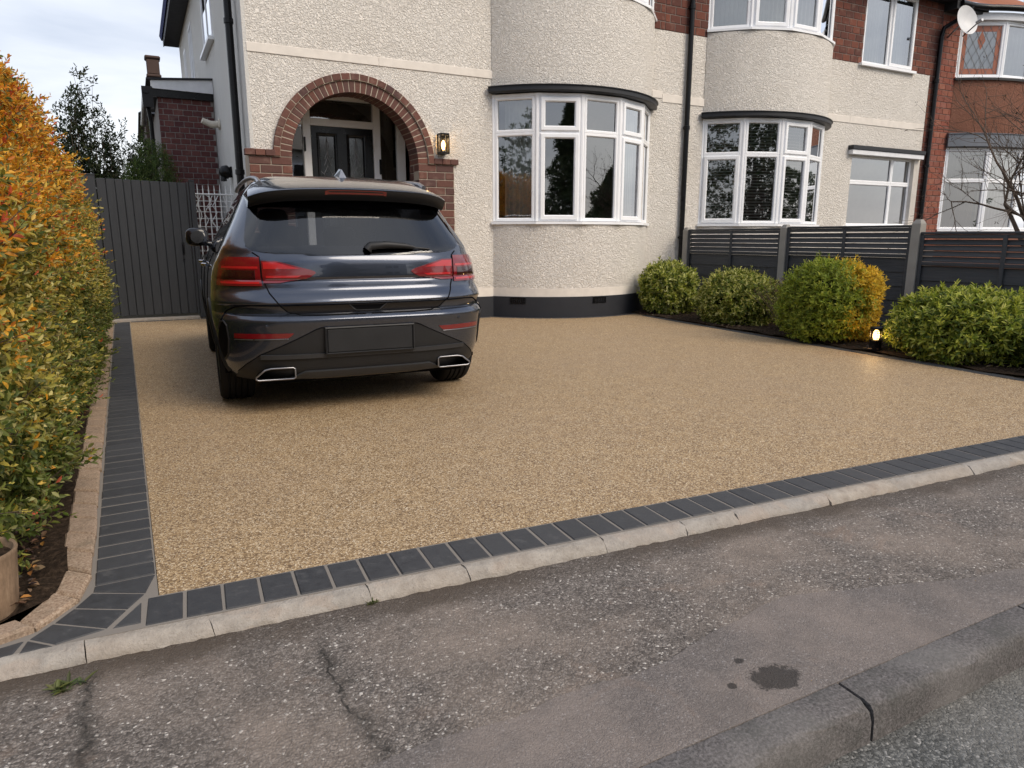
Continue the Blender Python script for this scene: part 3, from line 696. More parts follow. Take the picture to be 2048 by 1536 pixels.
# back of the front wall above the arch
for i in range(n):
    q0, q1 = xs[i], xs[i + 1]
    mb.quad((q0, FY + .339, za[i]), (q1, FY + .339, za[i + 1]), (q1, FY + .339, 3.4), (q0, FY + .339, 3.4))
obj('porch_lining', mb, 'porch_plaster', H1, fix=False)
obj('porch_step', MB().cbox(1.75, 3.95, FY + .02, 10.95, 0.005, .13, .01), 'mortar_grey', H1)
DY = 10.8
fd = empty('front_door', (2.83, DY, .13), parent=H1)
T = lambda u, v, w: (u, DY - w, v)
mb = MB()
for (u0, u1, v0, v1) in ((2.26, 2.37, .13, 3.25), (3.30, 3.41, .13, 3.25), (3.67, 3.80, .13, 3.25), (1.75, 1.90, .13, 3.25)): mb.tbox(u0, u1, v0, v1, -.06, .03, T, .008)
for (u0, u1, v0, v1) in ((2.37, 3.30, 2.79, 2.89), (2.37, 3.30, 3.16, 3.25), (1.90, 2.26, 3.12, 3.25), (3.41, 3.67, 3.12, 3.25), (1.9, 2.26, .13, .22), (3.41, 3.67, .13, .22), (1.9, 2.26, 2.79, 2.86)): mb.tbox(u0, u1, v0, v1, -.055, .024, T, .006)
obj('door_frame', mb, 'upvc', fd)
for (u0, u1, v0, v1) in ((1.88, 2.28, .2, 3.14), (3.39, 3.69, .2, 3.14), (2.36, 3.31, 2.87, 3.18)):
    obj('pane', MB().quad((u0, DY + .02, v0), (u1, DY + .02, v0), (u1, DY + .02, v1), (u0, DY + .02, v1)), 'window_glass', fd, fix=False)
mb = MB()                                                     # door leaf with two raised mouldings
px = [2.375, 2.49, 2.72, 2.93, 3.15, 3.295]
for (u0, u1, v0, v1) in ((px[0], px[1], .15, 2.785), (px[2], px[3], .15, 2.785), (px[4], px[5], .15, 2.785), (px[1], px[2], 2.66, 2.785), (px[3], px[4], 2.66, 2.785), (px[1], px[2], .15, 1.30), (px[3], px[4], .15, 1.30)):
    mb.add([T(a, b, c) for a, b, c in MB().box(u0, u1, v0, v1, -.04, .0).v], MB().box(0, 1, 0, 1, 0, 1).f)
for (u0, u1) in ((px[1], px[2]), (px[3], px[4])):
    mb.rectloft(u0 - .035, u1 + .035, 1.265, 2.695, [(0, 0), (0, .006), (.015, .018), (.03, .014), (.045, -.012), (.045, -.03), (0, -.02)], T)
obj('door_leaf', mb, 'door_black', fd)
for (u0, u1) in ((px[1], px[2]), (px[3], px[4])):
    obj('door_glass', MB().quad((u0, DY + .02, 1.3), (u1, DY + .02, 1.3), (u1, DY + .02, 2.66), (u0, DY + .02, 2.66)), 'obscure_glass', fd, fix=False)
    cu = (u0 + u1) / 2; L = MB(); w = .003; yy = DY + .014
    def seg(a, b): L.tube([(cu + a[0], yy, a[1]), (cu + b[0], yy, b[1])], w, 5)
    for sgn in (-1, 1):
        seg((0, 2.64), (sgn * .025, 2.5)); seg((sgn * .025, 2.5), (0, 2.38)); seg((0, 2.44), (sgn * .045, 2.33)); seg((0, 2.36), (sgn * .05, 2.24)); seg((0, 2.24), (sgn * .06, 2.12)); seg((sgn * .06, 2.12), (0, 1.97)); seg((sgn * .06, 2.12), (sgn * .11, 2.16))
        seg((0, 1.97), (sgn * .03, 1.88)); seg((sgn * .03, 1.88), (0, 1.78))
    seg((0, 2.66), (0, 2.24)); seg((0, 1.97), (0, 1.3)); obj('leading', L, 'lead', fd)
obj('doorbell', MB().cbox(3.375, 3.405, DY - .055, DY - .028, 2.14, 2.36, .006), 'pipe_black', fd)
obj('hinge', MB().cbox(2.262, 2.29, DY - .05, DY - .028, 2.42, 2.62, .006), 'pipe_black', fd)
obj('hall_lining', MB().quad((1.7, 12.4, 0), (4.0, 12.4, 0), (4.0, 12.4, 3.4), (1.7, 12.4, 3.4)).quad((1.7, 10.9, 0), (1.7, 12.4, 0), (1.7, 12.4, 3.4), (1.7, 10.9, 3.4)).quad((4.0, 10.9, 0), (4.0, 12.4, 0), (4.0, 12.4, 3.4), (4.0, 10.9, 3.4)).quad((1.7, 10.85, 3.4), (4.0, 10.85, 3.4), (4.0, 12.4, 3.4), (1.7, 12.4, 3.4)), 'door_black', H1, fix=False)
# side wall facing the passage, two slim windows and the eaves
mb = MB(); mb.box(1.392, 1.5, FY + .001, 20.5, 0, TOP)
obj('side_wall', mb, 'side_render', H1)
obj('corner_bead', MB().box(1.386, 1.43, FY - .003, FY + .03, 2.31, TOP), 'side_render', H1)
for (ya, yb, z0, z1) in ((12.9, 14.35, 4.35, 5.6), (16.7, 17.4, 4.35, 5.5), (18.6, 19.1, 3.6, 5.4)):
    sw = empty('side_window', (1.39, (ya + yb) / 2, z0), parent=H1)
    Ts = lambda u, v, w: (1.39 - w, ya + u, v)
    obj('frame', MB().rectloft(0, yb - ya, z0, z1, [(0, -.03), (0, .02), (.05, .02), (.065, -.02)], Ts).tbox((yb - ya) / 2 - .03, (yb - ya) / 2 + .03, z0, z1, -.02, .018, Ts), 'upvc', sw)
    obj('pane', MB().quad(Ts(.05, z0 + .05, .006), Ts(yb - ya - .05, z0 + .05, .006), Ts(yb - ya - .05, z1 - .05, .006), Ts(.05, z1 - .05, .006)), 'window_glass', sw, fix=False)
    obj('sill', MB().cbox(1.30, 1.40, ya - .06, yb + .06, z0 - .07, z0 - .01, .005), 'upvc', sw)
def gable_roof(house, x0, x1, y0, y1, z, rise, mat, over=.32):
    """hipped roof slab with soffit and fascia"""
    a, b, c, d = x0 - over, x1, y0 - over, y1 + over; h = (d - c) / 2; ym = (c + d) / 2
    def hip(zz, e): return [(a - e, c - e, zz), (b, c - e, zz), (b, d + e, zz), (a - e, d + e, zz), (a + h * .8, ym, zz + rise), (b, ym, zz + rise)]
    lo, hi = hip(z + .13, .05), hip(z + .24, .09)
    vs = lo + hi; fs = [(0, 4, 5, 1), (2, 5, 4, 3), (0, 3, 4), (6, 7, 11, 10), (8, 9, 10, 11), (6, 10, 9), (0, 1, 7, 6), (2, 3, 9, 8), (3, 0, 6, 9), (1, 5, 11, 7), (5, 2, 8, 11)]
    rf = obj('roof', MB().add(vs, fs), mat, house)
    sf = MB(); sf.box(a, b, c, y0 + .02, z + .0, z + .03); sf.box(a, x0 + .02, y0, d, z + .0, z + .03); sf.box(a - .012, b, c - .02, c, z - .02, z + .17); sf.box(a - .02, a, c, d, z - .02, z + .17)
    obj('soffit', sf, 'soffit', rf)
    obj('gutter', MB().tube([(a - .05, c - .07, z + .1), (b, c - .07, z + .1)], .055, 10), 'pipe_black', rf)
    return rf
gable_roof(H1, 1.39, 7.93, FY, 20.5, TOP, 3.2, 'roof_blue')
obj('back_wall', MB().box(1.5, 7.93, 20.4, 20.5, 0, TOP), 'side_render', H1)
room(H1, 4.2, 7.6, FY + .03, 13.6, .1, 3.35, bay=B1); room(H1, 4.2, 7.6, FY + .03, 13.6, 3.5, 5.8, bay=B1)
P = bay_pts(*B1, 5, -.22)
curtain(H1, (P[0][0] + .08, P[0][1] - .02), (P[0][0] + .40, P[0][1] - .28), 1.4, 3.2, 'curtain', 4); curtain(H1, (P[5][0] - .45, P[5][1] - .25), (P[5][0] - .05, P[5][1] + .02), 1.4, 3.2, 'curtain', 5)
curtain(H1, (P[0][0], P[0][1]), (P[5][0], P[5][1]), 4.6, 5.8, 'net_blind', 22)
# the single-storey brick extension beside the house
ex = empty('extension', (.95, 13.65, 0), parent=H1)
EY = 13.65
obj('extension_wall', MB().box(.53, 1.385, EY + .004, 17.5, 0, 3.50), 'mortar_grey', ex)
brick_field(ex, [(.52, 1.385, .9, 3.49)], 'brick_dark', 'mortar_grey', .150, .080, .011, EY, .004)
obj('fascia', MB().add([(.44, EY - .09, 3.60), (1.388, EY - .09, 3.585), (1.388, EY - .09, 3.80), (.44, EY - .09, 3.72), (.44, EY - .05, 3.60), (1.388, EY - .05, 3.585), (1.388, EY - .05, 3.80), (.44, EY - .05, 3.72)], [(0, 1, 2, 3), (4, 7, 6, 5), (0, 4, 5, 1), (3, 2, 6, 7), (0, 3, 7, 4), (1, 5, 6, 2)]), 'white_board', ex)
obj('soffit_board', MB().box(.46, 1.386, EY - .06, EY + .02, 3.475, 3.60), 'pipe_black', ex)
obj('roof', MB().add([(.38, EY - .12, 3.722), (1.39, EY - .12, 3.802), (1.39, 17.7, 3.9), (.38, 17.7, 3.82), (.38, EY - .12, 3.75), (1.39, EY - .12, 3.83), (1.39, 17.7, 3.93), (.38, 17.7, 3.85)], [(0, 1, 2, 3), (4, 7, 6, 5), (0, 4, 5, 1), (3, 2, 6, 7), (0, 3, 7, 4), (1, 5, 6, 2)]), 'soffit', ex)
obj('gutter', MB().tube([(.36, EY - .13, 3.56), (.36, 17.6, 3.56)], .055, 10).box(.30, .46, EY - .10, EY + .10, 3.30, 3.62), 'pipe_black', ex)
obj('downpipe', MB().tube([(.37, EY + .12, 3.4), (.40, EY + .14, 3.1), (.40, EY + .14, 0)], .035, 8), 'pipe_black', ex)
# ---------- the attached cream house to the right
H2 = empty('semi_detached_house', (11.5, FY, 0)); tag(H2, 'cream and red brick house behind the grey fence, blinds in its bay', 'house')
B2 = (8.85, 3.0, .75); BX0, BX1 = 8.9, 11.8
mb = MB(); ZB = 4.5
w0, w1 = 12.78, 14.78                      # lower window
for q in ((7.93, BX0, 0, ZB), (BX1, w0, 0, ZB), (w0, w1, 0, 1.42), (w0, w1, 2.82, ZB), (w1, 14.96, 0, ZB)):
    obj('wall', MB().quad((q[0], FY, q[2]), (q[1], FY, q[2]), (q[1], FY, q[3]), (q[0], FY, q[3])), 'roughcast', H2, fix=False)
rv = MB(); rv.box(w0 - .1, w0, FY + .002, FY + .2, 1.4, 2.84); rv.box(w1, w1 + .1, FY + .002, FY + .2, 1.4, 2.84); rv.box(w0 - .1, w1 + .1, FY + .002, FY + .2, 2.82, 2.95); rv.box(w0 - .1, w1 + .1, FY + .002, FY + .2, 1.3, 1.42)
obj('window_reveal', rv, 'smooth_render', H2)
obj('bay_wall', curved(MB(), *B2, 0, 1.40), 'roughcast', H2, 35)
obj('upper_bay_wall', curved(MB(), *B2, 3.30, 4.56, .015), 'roughcast', H2, 35)
bay_window(H2, *B2, 1.44, 3.16, 2.60, [(0, 1), (0, 0), (1, 1), (0, 0), (0, 0)])
hood(H2, *B2, 3.205, 3.29)
bay_window(H2, *B2, 4.62, 5.75, None, [(0, 0), (0, 1), (0, 1), (0, 0), (0, 0)])
obj('bay_roof', curved(MB(), *B2, 5.75, 5.9, .06, thick=.9), 'soffit', H2)
for x0, x1 in ((7.932, 8.36), (8.52, 8.86), (11.86, 12.6), (12.604, 14.94)):
    obj('string_course', MB().cbox(x0, x1, FY - .012, FY + .05, 3.40, 3.525, .004), 'smooth_render', H2)
# upper brickwork round the top window
u0, u1 = 12.80, 14.33
for (xa, xb, za_, zb_) in ((7.931, BX0, ZB + .002, TOP), (BX1, u0, ZB + .002, TOP), (u1, 15.19, ZB + .002, TOP), (14.962, 15.19, 0, ZB)):
    up = obj('upper_wall' if za_ > 1 else 'corner_wall', MB().box(xa, xb, FY + .006, FY + .25, za_, zb_), 'mortar_dark', H2)
    brick_field(up, [(xa + .004, xb, max(za_, 1.0), zb_)], 'brick_upper', 'mortar_dark', .215, .108, .014, FY + .004, .006)
obj('party_wall_bricks', MB().box(7.60, 7.93, FY - .006, FY + .1, ZB + .002, TOP), 'mortar_dark', H1)
brick_field(H1, [(7.62, 7.93, ZB, TOP)], 'brick_upper', 'mortar_dark', .215, .108, .014, FY - .008, .006, depth=.05)
def flat_window(house, x0, x1, z0, z1, cells, gl='window_glass', back=.06, sill=True, nm='window'):
    w = empty(nm, ((x0 + x1) / 2, FY + back, z0), parent=house)
    lights(w, (x0, FY + back), (x1, FY + back), z0, z1, cells, gl)
    if sill: obj('sill', MB().cbox(x0 - .08, x1 + .08, FY - .07, FY + back + .04, z0 - .055, z0 - .003, .005), 'upvc', w)
    return w
flat_window(H2, w0, w1, 1.44, 2.82, [(0, .69, 1.44, 2.30, 0), (.69, 1, 1.44, 2.30, 0), (0, .69, 2.30, 2.82, 0), (.69, 1, 2.30, 2.82, 0)], back=.10)
obj('window_hood', MB().cbox(12.64, 14.95, FY - .12, FY + .02, 2.905, 2.985, .006), 'hood_paint', H2)
obj('hood_fascia', MB().cbox(12.66, 14.93, FY - .10, FY + .02, 2.815, 2.903, .004), 'white_board', H2)
flat_window(H2, u0 - .005, u1 + .005, 4.52, TOP - .01, [(0, .5, 4.52, TOP - .01, 0), (.5, 1, 4.52, TOP - .01, 1)], back=.03)
gable_roof(H2, 8.26, 15.19, FY, 20.5, TOP, 3.2, 'roof_blue', .32)
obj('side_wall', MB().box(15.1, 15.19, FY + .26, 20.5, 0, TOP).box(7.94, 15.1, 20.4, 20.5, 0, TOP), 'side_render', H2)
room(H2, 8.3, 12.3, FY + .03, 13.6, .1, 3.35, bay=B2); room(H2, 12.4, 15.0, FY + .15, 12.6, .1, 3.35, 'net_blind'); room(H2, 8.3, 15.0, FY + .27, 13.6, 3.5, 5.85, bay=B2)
obj('inner_door', MB().cbox(13.0, 13.42, 12.3, 12.4, .1, 2.35, .01).cbox(13.55, 14.1, 12.2, 12.3, .1, 2.4, .01), 'net_blind', H2)
# venetian blinds in the lower bay: one blind per facet, every slat its own piece
P = bay_pts(*B2, 5, -.11)
for i in range(4):
    a, b = Vector(P[i]), Vector(P[i + 1]); e = (b - a).normalized(); a = a + e * .06; b = b - e * .06; L = (b - a).length; th = math.atan2(e.y, e.x)
    bl = empty('venetian_blind', ((a.x + b.x) / 2, (a.y + b.y) / 2, 1.44))
    tag(bl, ['dark venetian blind in the leftmost facet of the neighbouring bay window', 'dark venetian blind in the second facet of the neighbouring bay window', 'dark venetian blind in the third facet of the neighbouring bay window', 'dark venetian blind in the narrow rightmost facet of the neighbouring bay window'][i], 'blind', 'venetian blinds in the bay behind the fence')
    sm = MB().add([(-L / 2, -.022, -.010), (L / 2, -.022, -.010), (L / 2, 0, .003), (-L / 2, 0, .003), (L / 2, .022, .010), (-L / 2, .022, .010)], [(0, 1, 2, 3), (3, 2, 4, 5)]).mesh('slat', 60, False); sm.materials.append(MAT['blind_slat'])
    z = 1.50
    while z < 3.13:
        inst('slat', sm, Matrix.Translation(((a.x + b.x) / 2, (a.y + b.y) / 2, z)) @ Matrix.Rotation(th + jit(.002), 4, 'Z') @ Matrix.Rotation(jit(.05), 4, 'X'), bl); z += .052
    cd = MB()
    for t in (.16, .84): q = a.lerp(b, t); cd.tube([(q.x, q.y - .024, 1.46), (q.x, q.y - .024, 3.14)], .003, 4)
    obj('cord', cd, 'curtain', bl)
P = bay_pts(*B2, 5, -.2)
curtain(H2, P[0], P[5], 4.6, 5.8, 'net_blind', 26); curtain(H2, (12.75, FY + .16), (13.55, FY + .16), 4.5, 5.85, 'net_blind', 10, .015); curtain(H2, (13.6, FY + .18), (14.4, FY + .18), 4.5, 5.85, 'net_blind', 10, .015)

# ---------- red brick house at the far right
H3 = empty('brick_house', (18, FY, 0)); tag(H3, 'red brick house with brown roughcast bay at the far right', 'house')
B3 = (15.82, 3.6, .62)
w3 = obj('wall', MB().box(15.195, 15.95, FY + .006, FY + .25, 0, 5.93), 'mortar_dark', H3); obj('wall', MB().box(19.3, 22, FY + .006, FY + .25, 0, 5.75), 'brown_roughcast', H3)
brick_field(w3, [(15.20, 15.95, 1.0, 5.72)], 'brick_red', 'mortar_dark', .22, .108, .012, FY + .003, .006)
obj('bay_wall', curved(MB(), *B3, 0, 1.34), 'brown_roughcast', H3, 35)
obj('upper_bay_wall', curved(MB(), *B3, 3.22, 4.50, .012), 'brown_roughcast', H3, 35)
bay_window(H3, *B3, 1.38, 3.08, 2.42, [(0, 0), (0, 0), (0, 0), (0, 0), (0, 0)], nf=4)
bay_window(H3, *B3, 4.56, 5.62, None, [(0, 0), (0, 0), (0, 0), (0, 0), (0, 0)], nf=4)
hood(H3, *B3, 3.12, 3.40, 'grey_hood')
obj('bay_sill', curved(MB(), *B3, 4.485, 4.53, .06), 'hood_paint', H3, 35)
obj('bay_fascia', curved(MB(), *B3, 5.66, 5.80, .06, thick=.9), 'white_board', H3, 35)
obj('soffit', MB().box(15.195, 16.3, FY - .26, FY + .3, 5.76, 5.92), 'soffit', H3)
gt = bay_pts(*B3, 24, .13); obj('bay_gutter', MB().tube([(15.3, FY - .28, 5.87), (15.75, FY - .28, 5.87)] + [(x, y, 5.87) for x, y in gt[3:-1]] + [(22, FY - .2, 5.87)], .06, 10), 'pipe_black', H3, 50)
rfm = MB(); ep = [(15.2, FY - .25)] + bay_pts(*B3, 16, .1)[2:-1] + [(22, FY - .2)]
for i in range(len(ep) - 1): rfm.quad((ep[i][0], ep[i][1], 5.93), (ep[i + 1][0], ep[i + 1][1], 5.93), (ep[i + 1][0], FY + 5, 9.2), (ep[i][0], FY + 5, 9.2))
obj('roof', rfm, 'roof_orange', H3, fix=False)
obj('back_wall', MB().box(15.2, 22, 19.9, 20, 0, 5.9).box(21.9, 22, FY, 20, 0, 5.9), 'brown_roughcast', H3)
obj('roof_back', MB().quad((15.2, FY + 5, 9.2), (22, FY + 5, 9.2), (22, 20.2, 5.9), (15.2, 20.2, 5.9)), 'roof_orange', H3, fix=False)
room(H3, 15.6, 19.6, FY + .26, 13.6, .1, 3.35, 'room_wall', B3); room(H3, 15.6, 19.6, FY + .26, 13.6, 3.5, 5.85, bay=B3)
P = bay_pts(*B3, 4, -.2); curtain(H3, P[0], (P[1][0] - .1, P[1][1] + .02), 1.3, 3.1, 'curtain_brown', 9); curtain(H3, P[1], P[2], 1.3, 3.1, 'curtain', 9); curtain(H3, P[0], P[2], 4.5, 5.62, 'net_blind', 18)
# leaded stained panel in its upper window: tan border, lattice and a red diamond
a, b = Vector((*bay_pts(*B3, 4, -.03)[0], 0)), Vector((*bay_pts(*B3, 4, -.03)[1], 0)); ux = (b - a).normalized(); nx = Vector((ux.y, -ux.x, 0)); L = (b - a).length
T3 = lambda u, v, w: a + ux * u + nx * w + Vector((0, 0, v))
plain('stain_tan', (.34, .12, .07), .5, .4)
obj('stained_border', MB().rectloft(.06, L - .06, 4.62, 5.57, [(0, .001), (.11, .001), (.11, -.002), (0, -.002)], T3), 'stain_tan', H3)
obj('stained_diamond', MB().add([T3(L / 2, 5.48, .001), T3(L / 2 + .085, 5.29, .001), T3(L / 2, 5.10, .001), T3(L / 2 - .085, 5.29, .001)], [(0, 1, 2, 3)]), 'stain_tan', H3, fix=False)
ld = MB()
for k in range(-3, 7):
    for sg in (1, -1):
        pts = []
        for t in (0, 1):
            v = 4.62 + .95 * t; u = L * .5 + (k - 1.5) * .17 + sg * (t - .5) * .55; pts.append((u, v))
        (ua, va), (ub, vb) = pts
        def clip(u): return max(.07, min(L - .07, u))
        ta, tb = [(clip(ua) - ua) / (ub - ua), (clip(ub) - ua) / (ub - ua)]
        if tb > ta: ld.tube([T3(clip(ua), va + (vb - va) * ta, .003), T3(clip(ub), va + (vb - va) * tb, .003)], .004, 4)
obj('leading', ld, 'lead', H3)

# ---------- things fixed to the house fronts
def drainpipe(pts, label, brackets, r=.034):
    d = empty('drainpipe', pts[-1]); tag(d, label, 'drainpipe', 'black drainpipes on the house fronts')
    obj('pipe', MB().tube(pts, r, 14), 'pipe_black', d, 50)
    for (x, y, z, dx_, dy_) in brackets:
        obj('bracket', MB().lathe([(r + .002, -.035), (r + .011, -.03), (r + .011, .03), (r + .002, .035)], (x, y, z), 16).box(x + dx_ * .03 - .045 * abs(dy_) - .008, x + dx_ * .03 + .045 * abs(dy_) + .008, y + dy_ * .03 - .045 * abs(dx_) - .008, y + dy_ * .03 + .045 * abs(dx_) + .008, z - .012, z + .012), 'pipe_black', d)
drainpipe([(1.30, 10.25, 5.85), (1.30, 10.25, .02)], 'black drainpipe at the left corner of the cream porch house', [(1.30, 10.25, z, 1, 0) for z in (3.9, 2.05)], .048)
drainpipe([(8.44, FY - .06, 5.85), (8.44, FY - .06, .02)], 'tall black drainpipe between the two cream bay fronts', [(8.44, FY - .06, z, 0, 1) for z in (4.9, 3.02, 1.2)], .042)
drainpipe([(15.62, FY - .30, 5.84), (15.60, FY - .28, 5.72), (15.14, FY - .07, 5.42), (15.11, FY - .06, 5.25), (15.11, FY - .06, .02)], 'black drainpipe with a swan neck beside the red brick house', [(15.11, FY - .06, z, 0, 1) for z in (4.4, 2.7)], .045)
fl_ = empty('flue', (1.39, 12.97, 3.0)); tag(fl_, 'stubby cream boiler flue on the side wall above the passage', 'flue')
obj('flue_pipe', MB().tube([(1.39, 12.97, 3.02), (1.25, 12.97, 3.01), (1.12, 12.95, 3.06)], [.055, .055, .045], 16), 'flue_white', fl_, 50)
obj('wall_collar', MB().lathe([(.05, -.03), (.085, -.02), (.085, .0)], (1.388, 12.97, 3.02), 16, 'X'), 'flue_white', fl_)
ac = empty('security_camera', (1.39, 11.9, 2.1)); tag(ac, 'black domed security camera low on the side wall by the drainpipe', 'camera')
obj('dome', MB().lathe([(0.0, -.15), (.045, -.145), (.085, -.11), (.10, -.06), (.10, -.03), (.07, 0)], (1.36, 11.9, 2.18), 20, 'X'), 'pipe_black', ac, 40)
obj('lens', MB().lathe([(0, 0), (.04, .006), (.045, .06), (.03, .09)], (1.27, 11.9, 2.04), 14), 'pipe_black', ac, 40)
obj('mount', MB().cbox(1.36, 1.391, 11.84, 11.96, 2.10, 2.26, .006), 'pipe_black', ac)
# wall lantern
def emit(name, c, s):
    m = M(name, c); m.b.inputs['Emission Color'].default_value = (*c, 1); m.b.inputs['Emission Strength'].default_value = s; MAT[name] = m.m
emit('bulb', (1.0, .55, .17), 6); emit('bollard_bulb', (1.0, .60, .20), 4.5)
lx, lz = 3.98, 2.36
wl = empty('wall_lantern', (lx, FY, lz)); tag(wl, 'lit black box lantern on the wall right of the arch', 'lantern')
fr = MB(); fr.cbox(lx - .07, lx + .07, FY - .15, FY - .01, lz, lz + .025); fr.cbox(lx - .07, lx + .07, FY - .15, FY - .01, lz + .255, lz + .28); fr.cbox(lx - .06, lx + .06, FY - .012, FY + .002, lz, lz + .28)
for sx in (-1, 1):
    for yy in (FY - .143, FY - .03): fr.cbox(lx + sx * .064 - .006, lx + sx * .064 + .006, yy - .006, yy + .006, lz + .02, lz + .26, .001)
fr.cbox(lx - .003, lx + .003, FY - .148, FY - .143, lz + .02, lz + .26, .001)
obj('lantern_frame', fr, 'pipe_black', wl)
gm = MB()
for q in ([(lx - .06, FY - .144), (lx + .06, FY - .144)], [(lx - .064, FY - .03), (lx - .064, FY - .14)], [(lx + .064, FY - .14), (lx + .064, FY - .03)]):
    gm.quad((*q[0], lz + .025), (*q[1], lz + .025), (*q[1], lz + .255), (*q[0], lz + .255))
obj('lantern_glass', gm, 'lamp_glass', wl, fix=False)
obj('lamp_bulb', MB().lathe([(.012, .05), (.022, .08), (.032, .115), (.028, .15), (.012, .18), (0, .19)], (lx, FY - .085, lz), 16), 'bulb', wl, 60)
obj('lamp_holder', MB().lathe([(.018, .02), (.018, .055)], (lx, FY - .085, lz), 12), 'metal_grey', wl)
ll = bpy.data.lights.new('lantern_glow', 'POINT'); ll.energy = .55; ll.color = (1.0, .66, .32); ll.shadow_soft_size = .03
llo = bpy.data.objects.new('lantern_glow', ll); link(llo, wl, Matrix.Translation((lx, FY - .085, lz + .205)))
# satellite dish
sdm = empty('satellite_dish', (15.42, FY, 5.3)); tag(sdm, 'white satellite dish high on the brick corner by the drainpipe', 'satellite dish')
n_ = Vector((-.15, -.95, .22)).normalized(); q = n_.to_track_quat('Z', 'Y').to_matrix().to_4x4(); c0 = Vector((15.33, FY - .36, 5.50))
dm = MB().lathe([(0, 0), (.10, .008), (.20, .032), (.29, .068), (.30, .072), (.295, .06), (.20, .02), (.10, -.006), (0, -.014)], seg=36)
dm.v = [tuple(q @ Vector((v[0] * .92, v[1] * .98, v[2])) + c0) for v in dm.v]; obj('dish', dm, 'dish_white', sdm, 50)
f0 = c0 + n_ * .36 + Vector((0, 0, -.16)); obj('feed_arm', MB().tube([c0 + Vector((0, 0, -.28)), f0], .012, 8), 'pipe_black', sdm)
obj('receiver', MB().tube([f0 + n_ * .05, f0 - n_ * .07], [.03, .035], 12), 'metal_grey', sdm); obj('wall_bracket', MB().tube([c0 - n_ * .02, c0 - n_ * .1 + Vector((0, .1, -.1)), (15.42, FY, 5.30)], .02, 8), 'metal_grey', sdm)
# chimney of the house beyond the back garden
FH = empty('far_house', (.3, 26, 0)); tag(FH, 'brick chimney and gable of a house beyond the side extension', 'house')
rooftile('chimney_brick', (.055, .036, .03), (.085, .055, .045))
obj('chimney', MB().cbox(.73, 1.06, 24.0, 24.4, 4.0, 5.75, .02).cbox(.70, 1.09, 23.97, 24.43, 5.752, 5.83, .02).cbox(.73, 1.06, 24.0, 24.4, 5.832, 6.24, .02).cbox(.69, 1.10, 23.96, 24.44, 6.242, 6.33, .03), 'chimney_brick', FH)
obj('wall', MB().box(.50, 5, 22, 28, 0, 4.4), 'chimney_brick', FH)
obj('roof', MB().add([(.35, 21.7, 4.4), (5.2, 21.7, 4.4), (5.2, 28.3, 4.4), (.35, 28.3, 4.4), (.9, 25, 5.2), (5.2, 25, 5.2)], [(0, 1, 5, 4), (2, 3, 4, 5), (3, 0, 4), (0, 3, 2, 1), (1, 2, 5)]), 'soffit', FH)
# ------------------------------------------------------------------ gate, trellis, fence
GY = 11.7
gate = empty('side_gate', (.13, GY, 0)); tag(gate, 'closed dark grey boarded gate between the hedge and the car', 'gate')
GX = [-.43]
for w in (.118, .112, .104, .100, .122, .118, .124, .122, .110, .118): GX.append(GX[-1] + w)
for i in range(10):
    x0, x1 = GX[i] + .003, GX[i + 1] - .003; zt = 1.985 + .03 * (1 - i / 10)
    mb = MB().cbox(x0, x1, GY - .012 + jit(.002), GY + .012, .075, zt, .005)
    obj('board', mb, 'gate_paint', gate)
obj('gate_backing', MB().box(GX[0], GX[-1], GY + .010, GY + .03, .08, 1.97), 'door_black', gate)
obj('latch_stile', MB().cbox(GX[-1] + .004, GX[-1] + .035, GY - .018, GY + .03, .06, 2.0, .004), 'gate_paint', gate)
hd = obj('handle', MB().tube([(.60, GY - .014, 1.10), (.605, GY - .05, 1.08), (.605, GY - .05, .98), (.60, GY - .014, .96)], .008, 8).cbox(.585, .622, GY - .02, GY - .010, .94, 1.13, .003).tube([(.60, GY - .02, .88), (.60, GY - .045, .88)], .016, 10), 'pipe_black', gate)
gp = empty('gate_post', (-.55, GY, 0)); tag(gp, 'wide dark grey board fixed beside the gate at the hedge', 'post'); obj('post_board', MB().cbox(-.72, GX[0] - .006, GY - .03, GY + .02, 0, 2.05, .005), 'gate_paint', gp); obj('post_cap', MB().cbox(-.73, GX[0] - .004, GY - .035, GY + .026, 2.05, 2.07, .005), 'gate_paint', gp)
gp2 = empty('gate_post', (.78, GY, 0)); tag(gp2, 'slim dark grey gate post beside the white trellis', 'post'); obj('post', MB().cbox(GX[-1] + .04, GX[-1] + .11, GY - .05, GY + .03, 0, 2.01, .005), 'gate_paint', gp2); obj('post_cap', MB().cbox(GX[-1] + .034, GX[-1] + .116, GY - .056, GY + .036, 2.01, 2.03, .005), 'gate_paint', gp2)
obj('gate_threshold', MB().cbox(-.43, .74, GY - .14, GY + .03, -.02, .035, .006), 'edging_concrete', drive)
tb = MB().cbox(-.09, .09, -.045, .045, -.05, 0, .004).mesh('paving_block'); tb.materials.append(MAT['slate_block'])
for k in range(7): inst('paving_block', tb, Matrix.Translation((-.10 + k * .186, GY - .19, .003 + jit(.002))), drive)
# small blocks round the foot of the bay
P = bay_pts(*B1, 26, .075)
for i in range(26):
    a, b = Vector(P[i]), Vector(P[i + 1]); th = math.atan2(b.y - a.y, b.x - a.x); c = (a + b) / 2
    inst('paving_block', tb, Matrix.Translation((c.x, c.y, .004 + jit(.002))) @ Matrix.Rotation(th, 4, 'Z') @ Matrix.Scale((b - a).length / .192, 4, (1, 0, 0)), drive)
for k in range(3): inst('paving_block', tb, Matrix.Translation((4.24 + k * .19, FY - .07, .004)), drive)
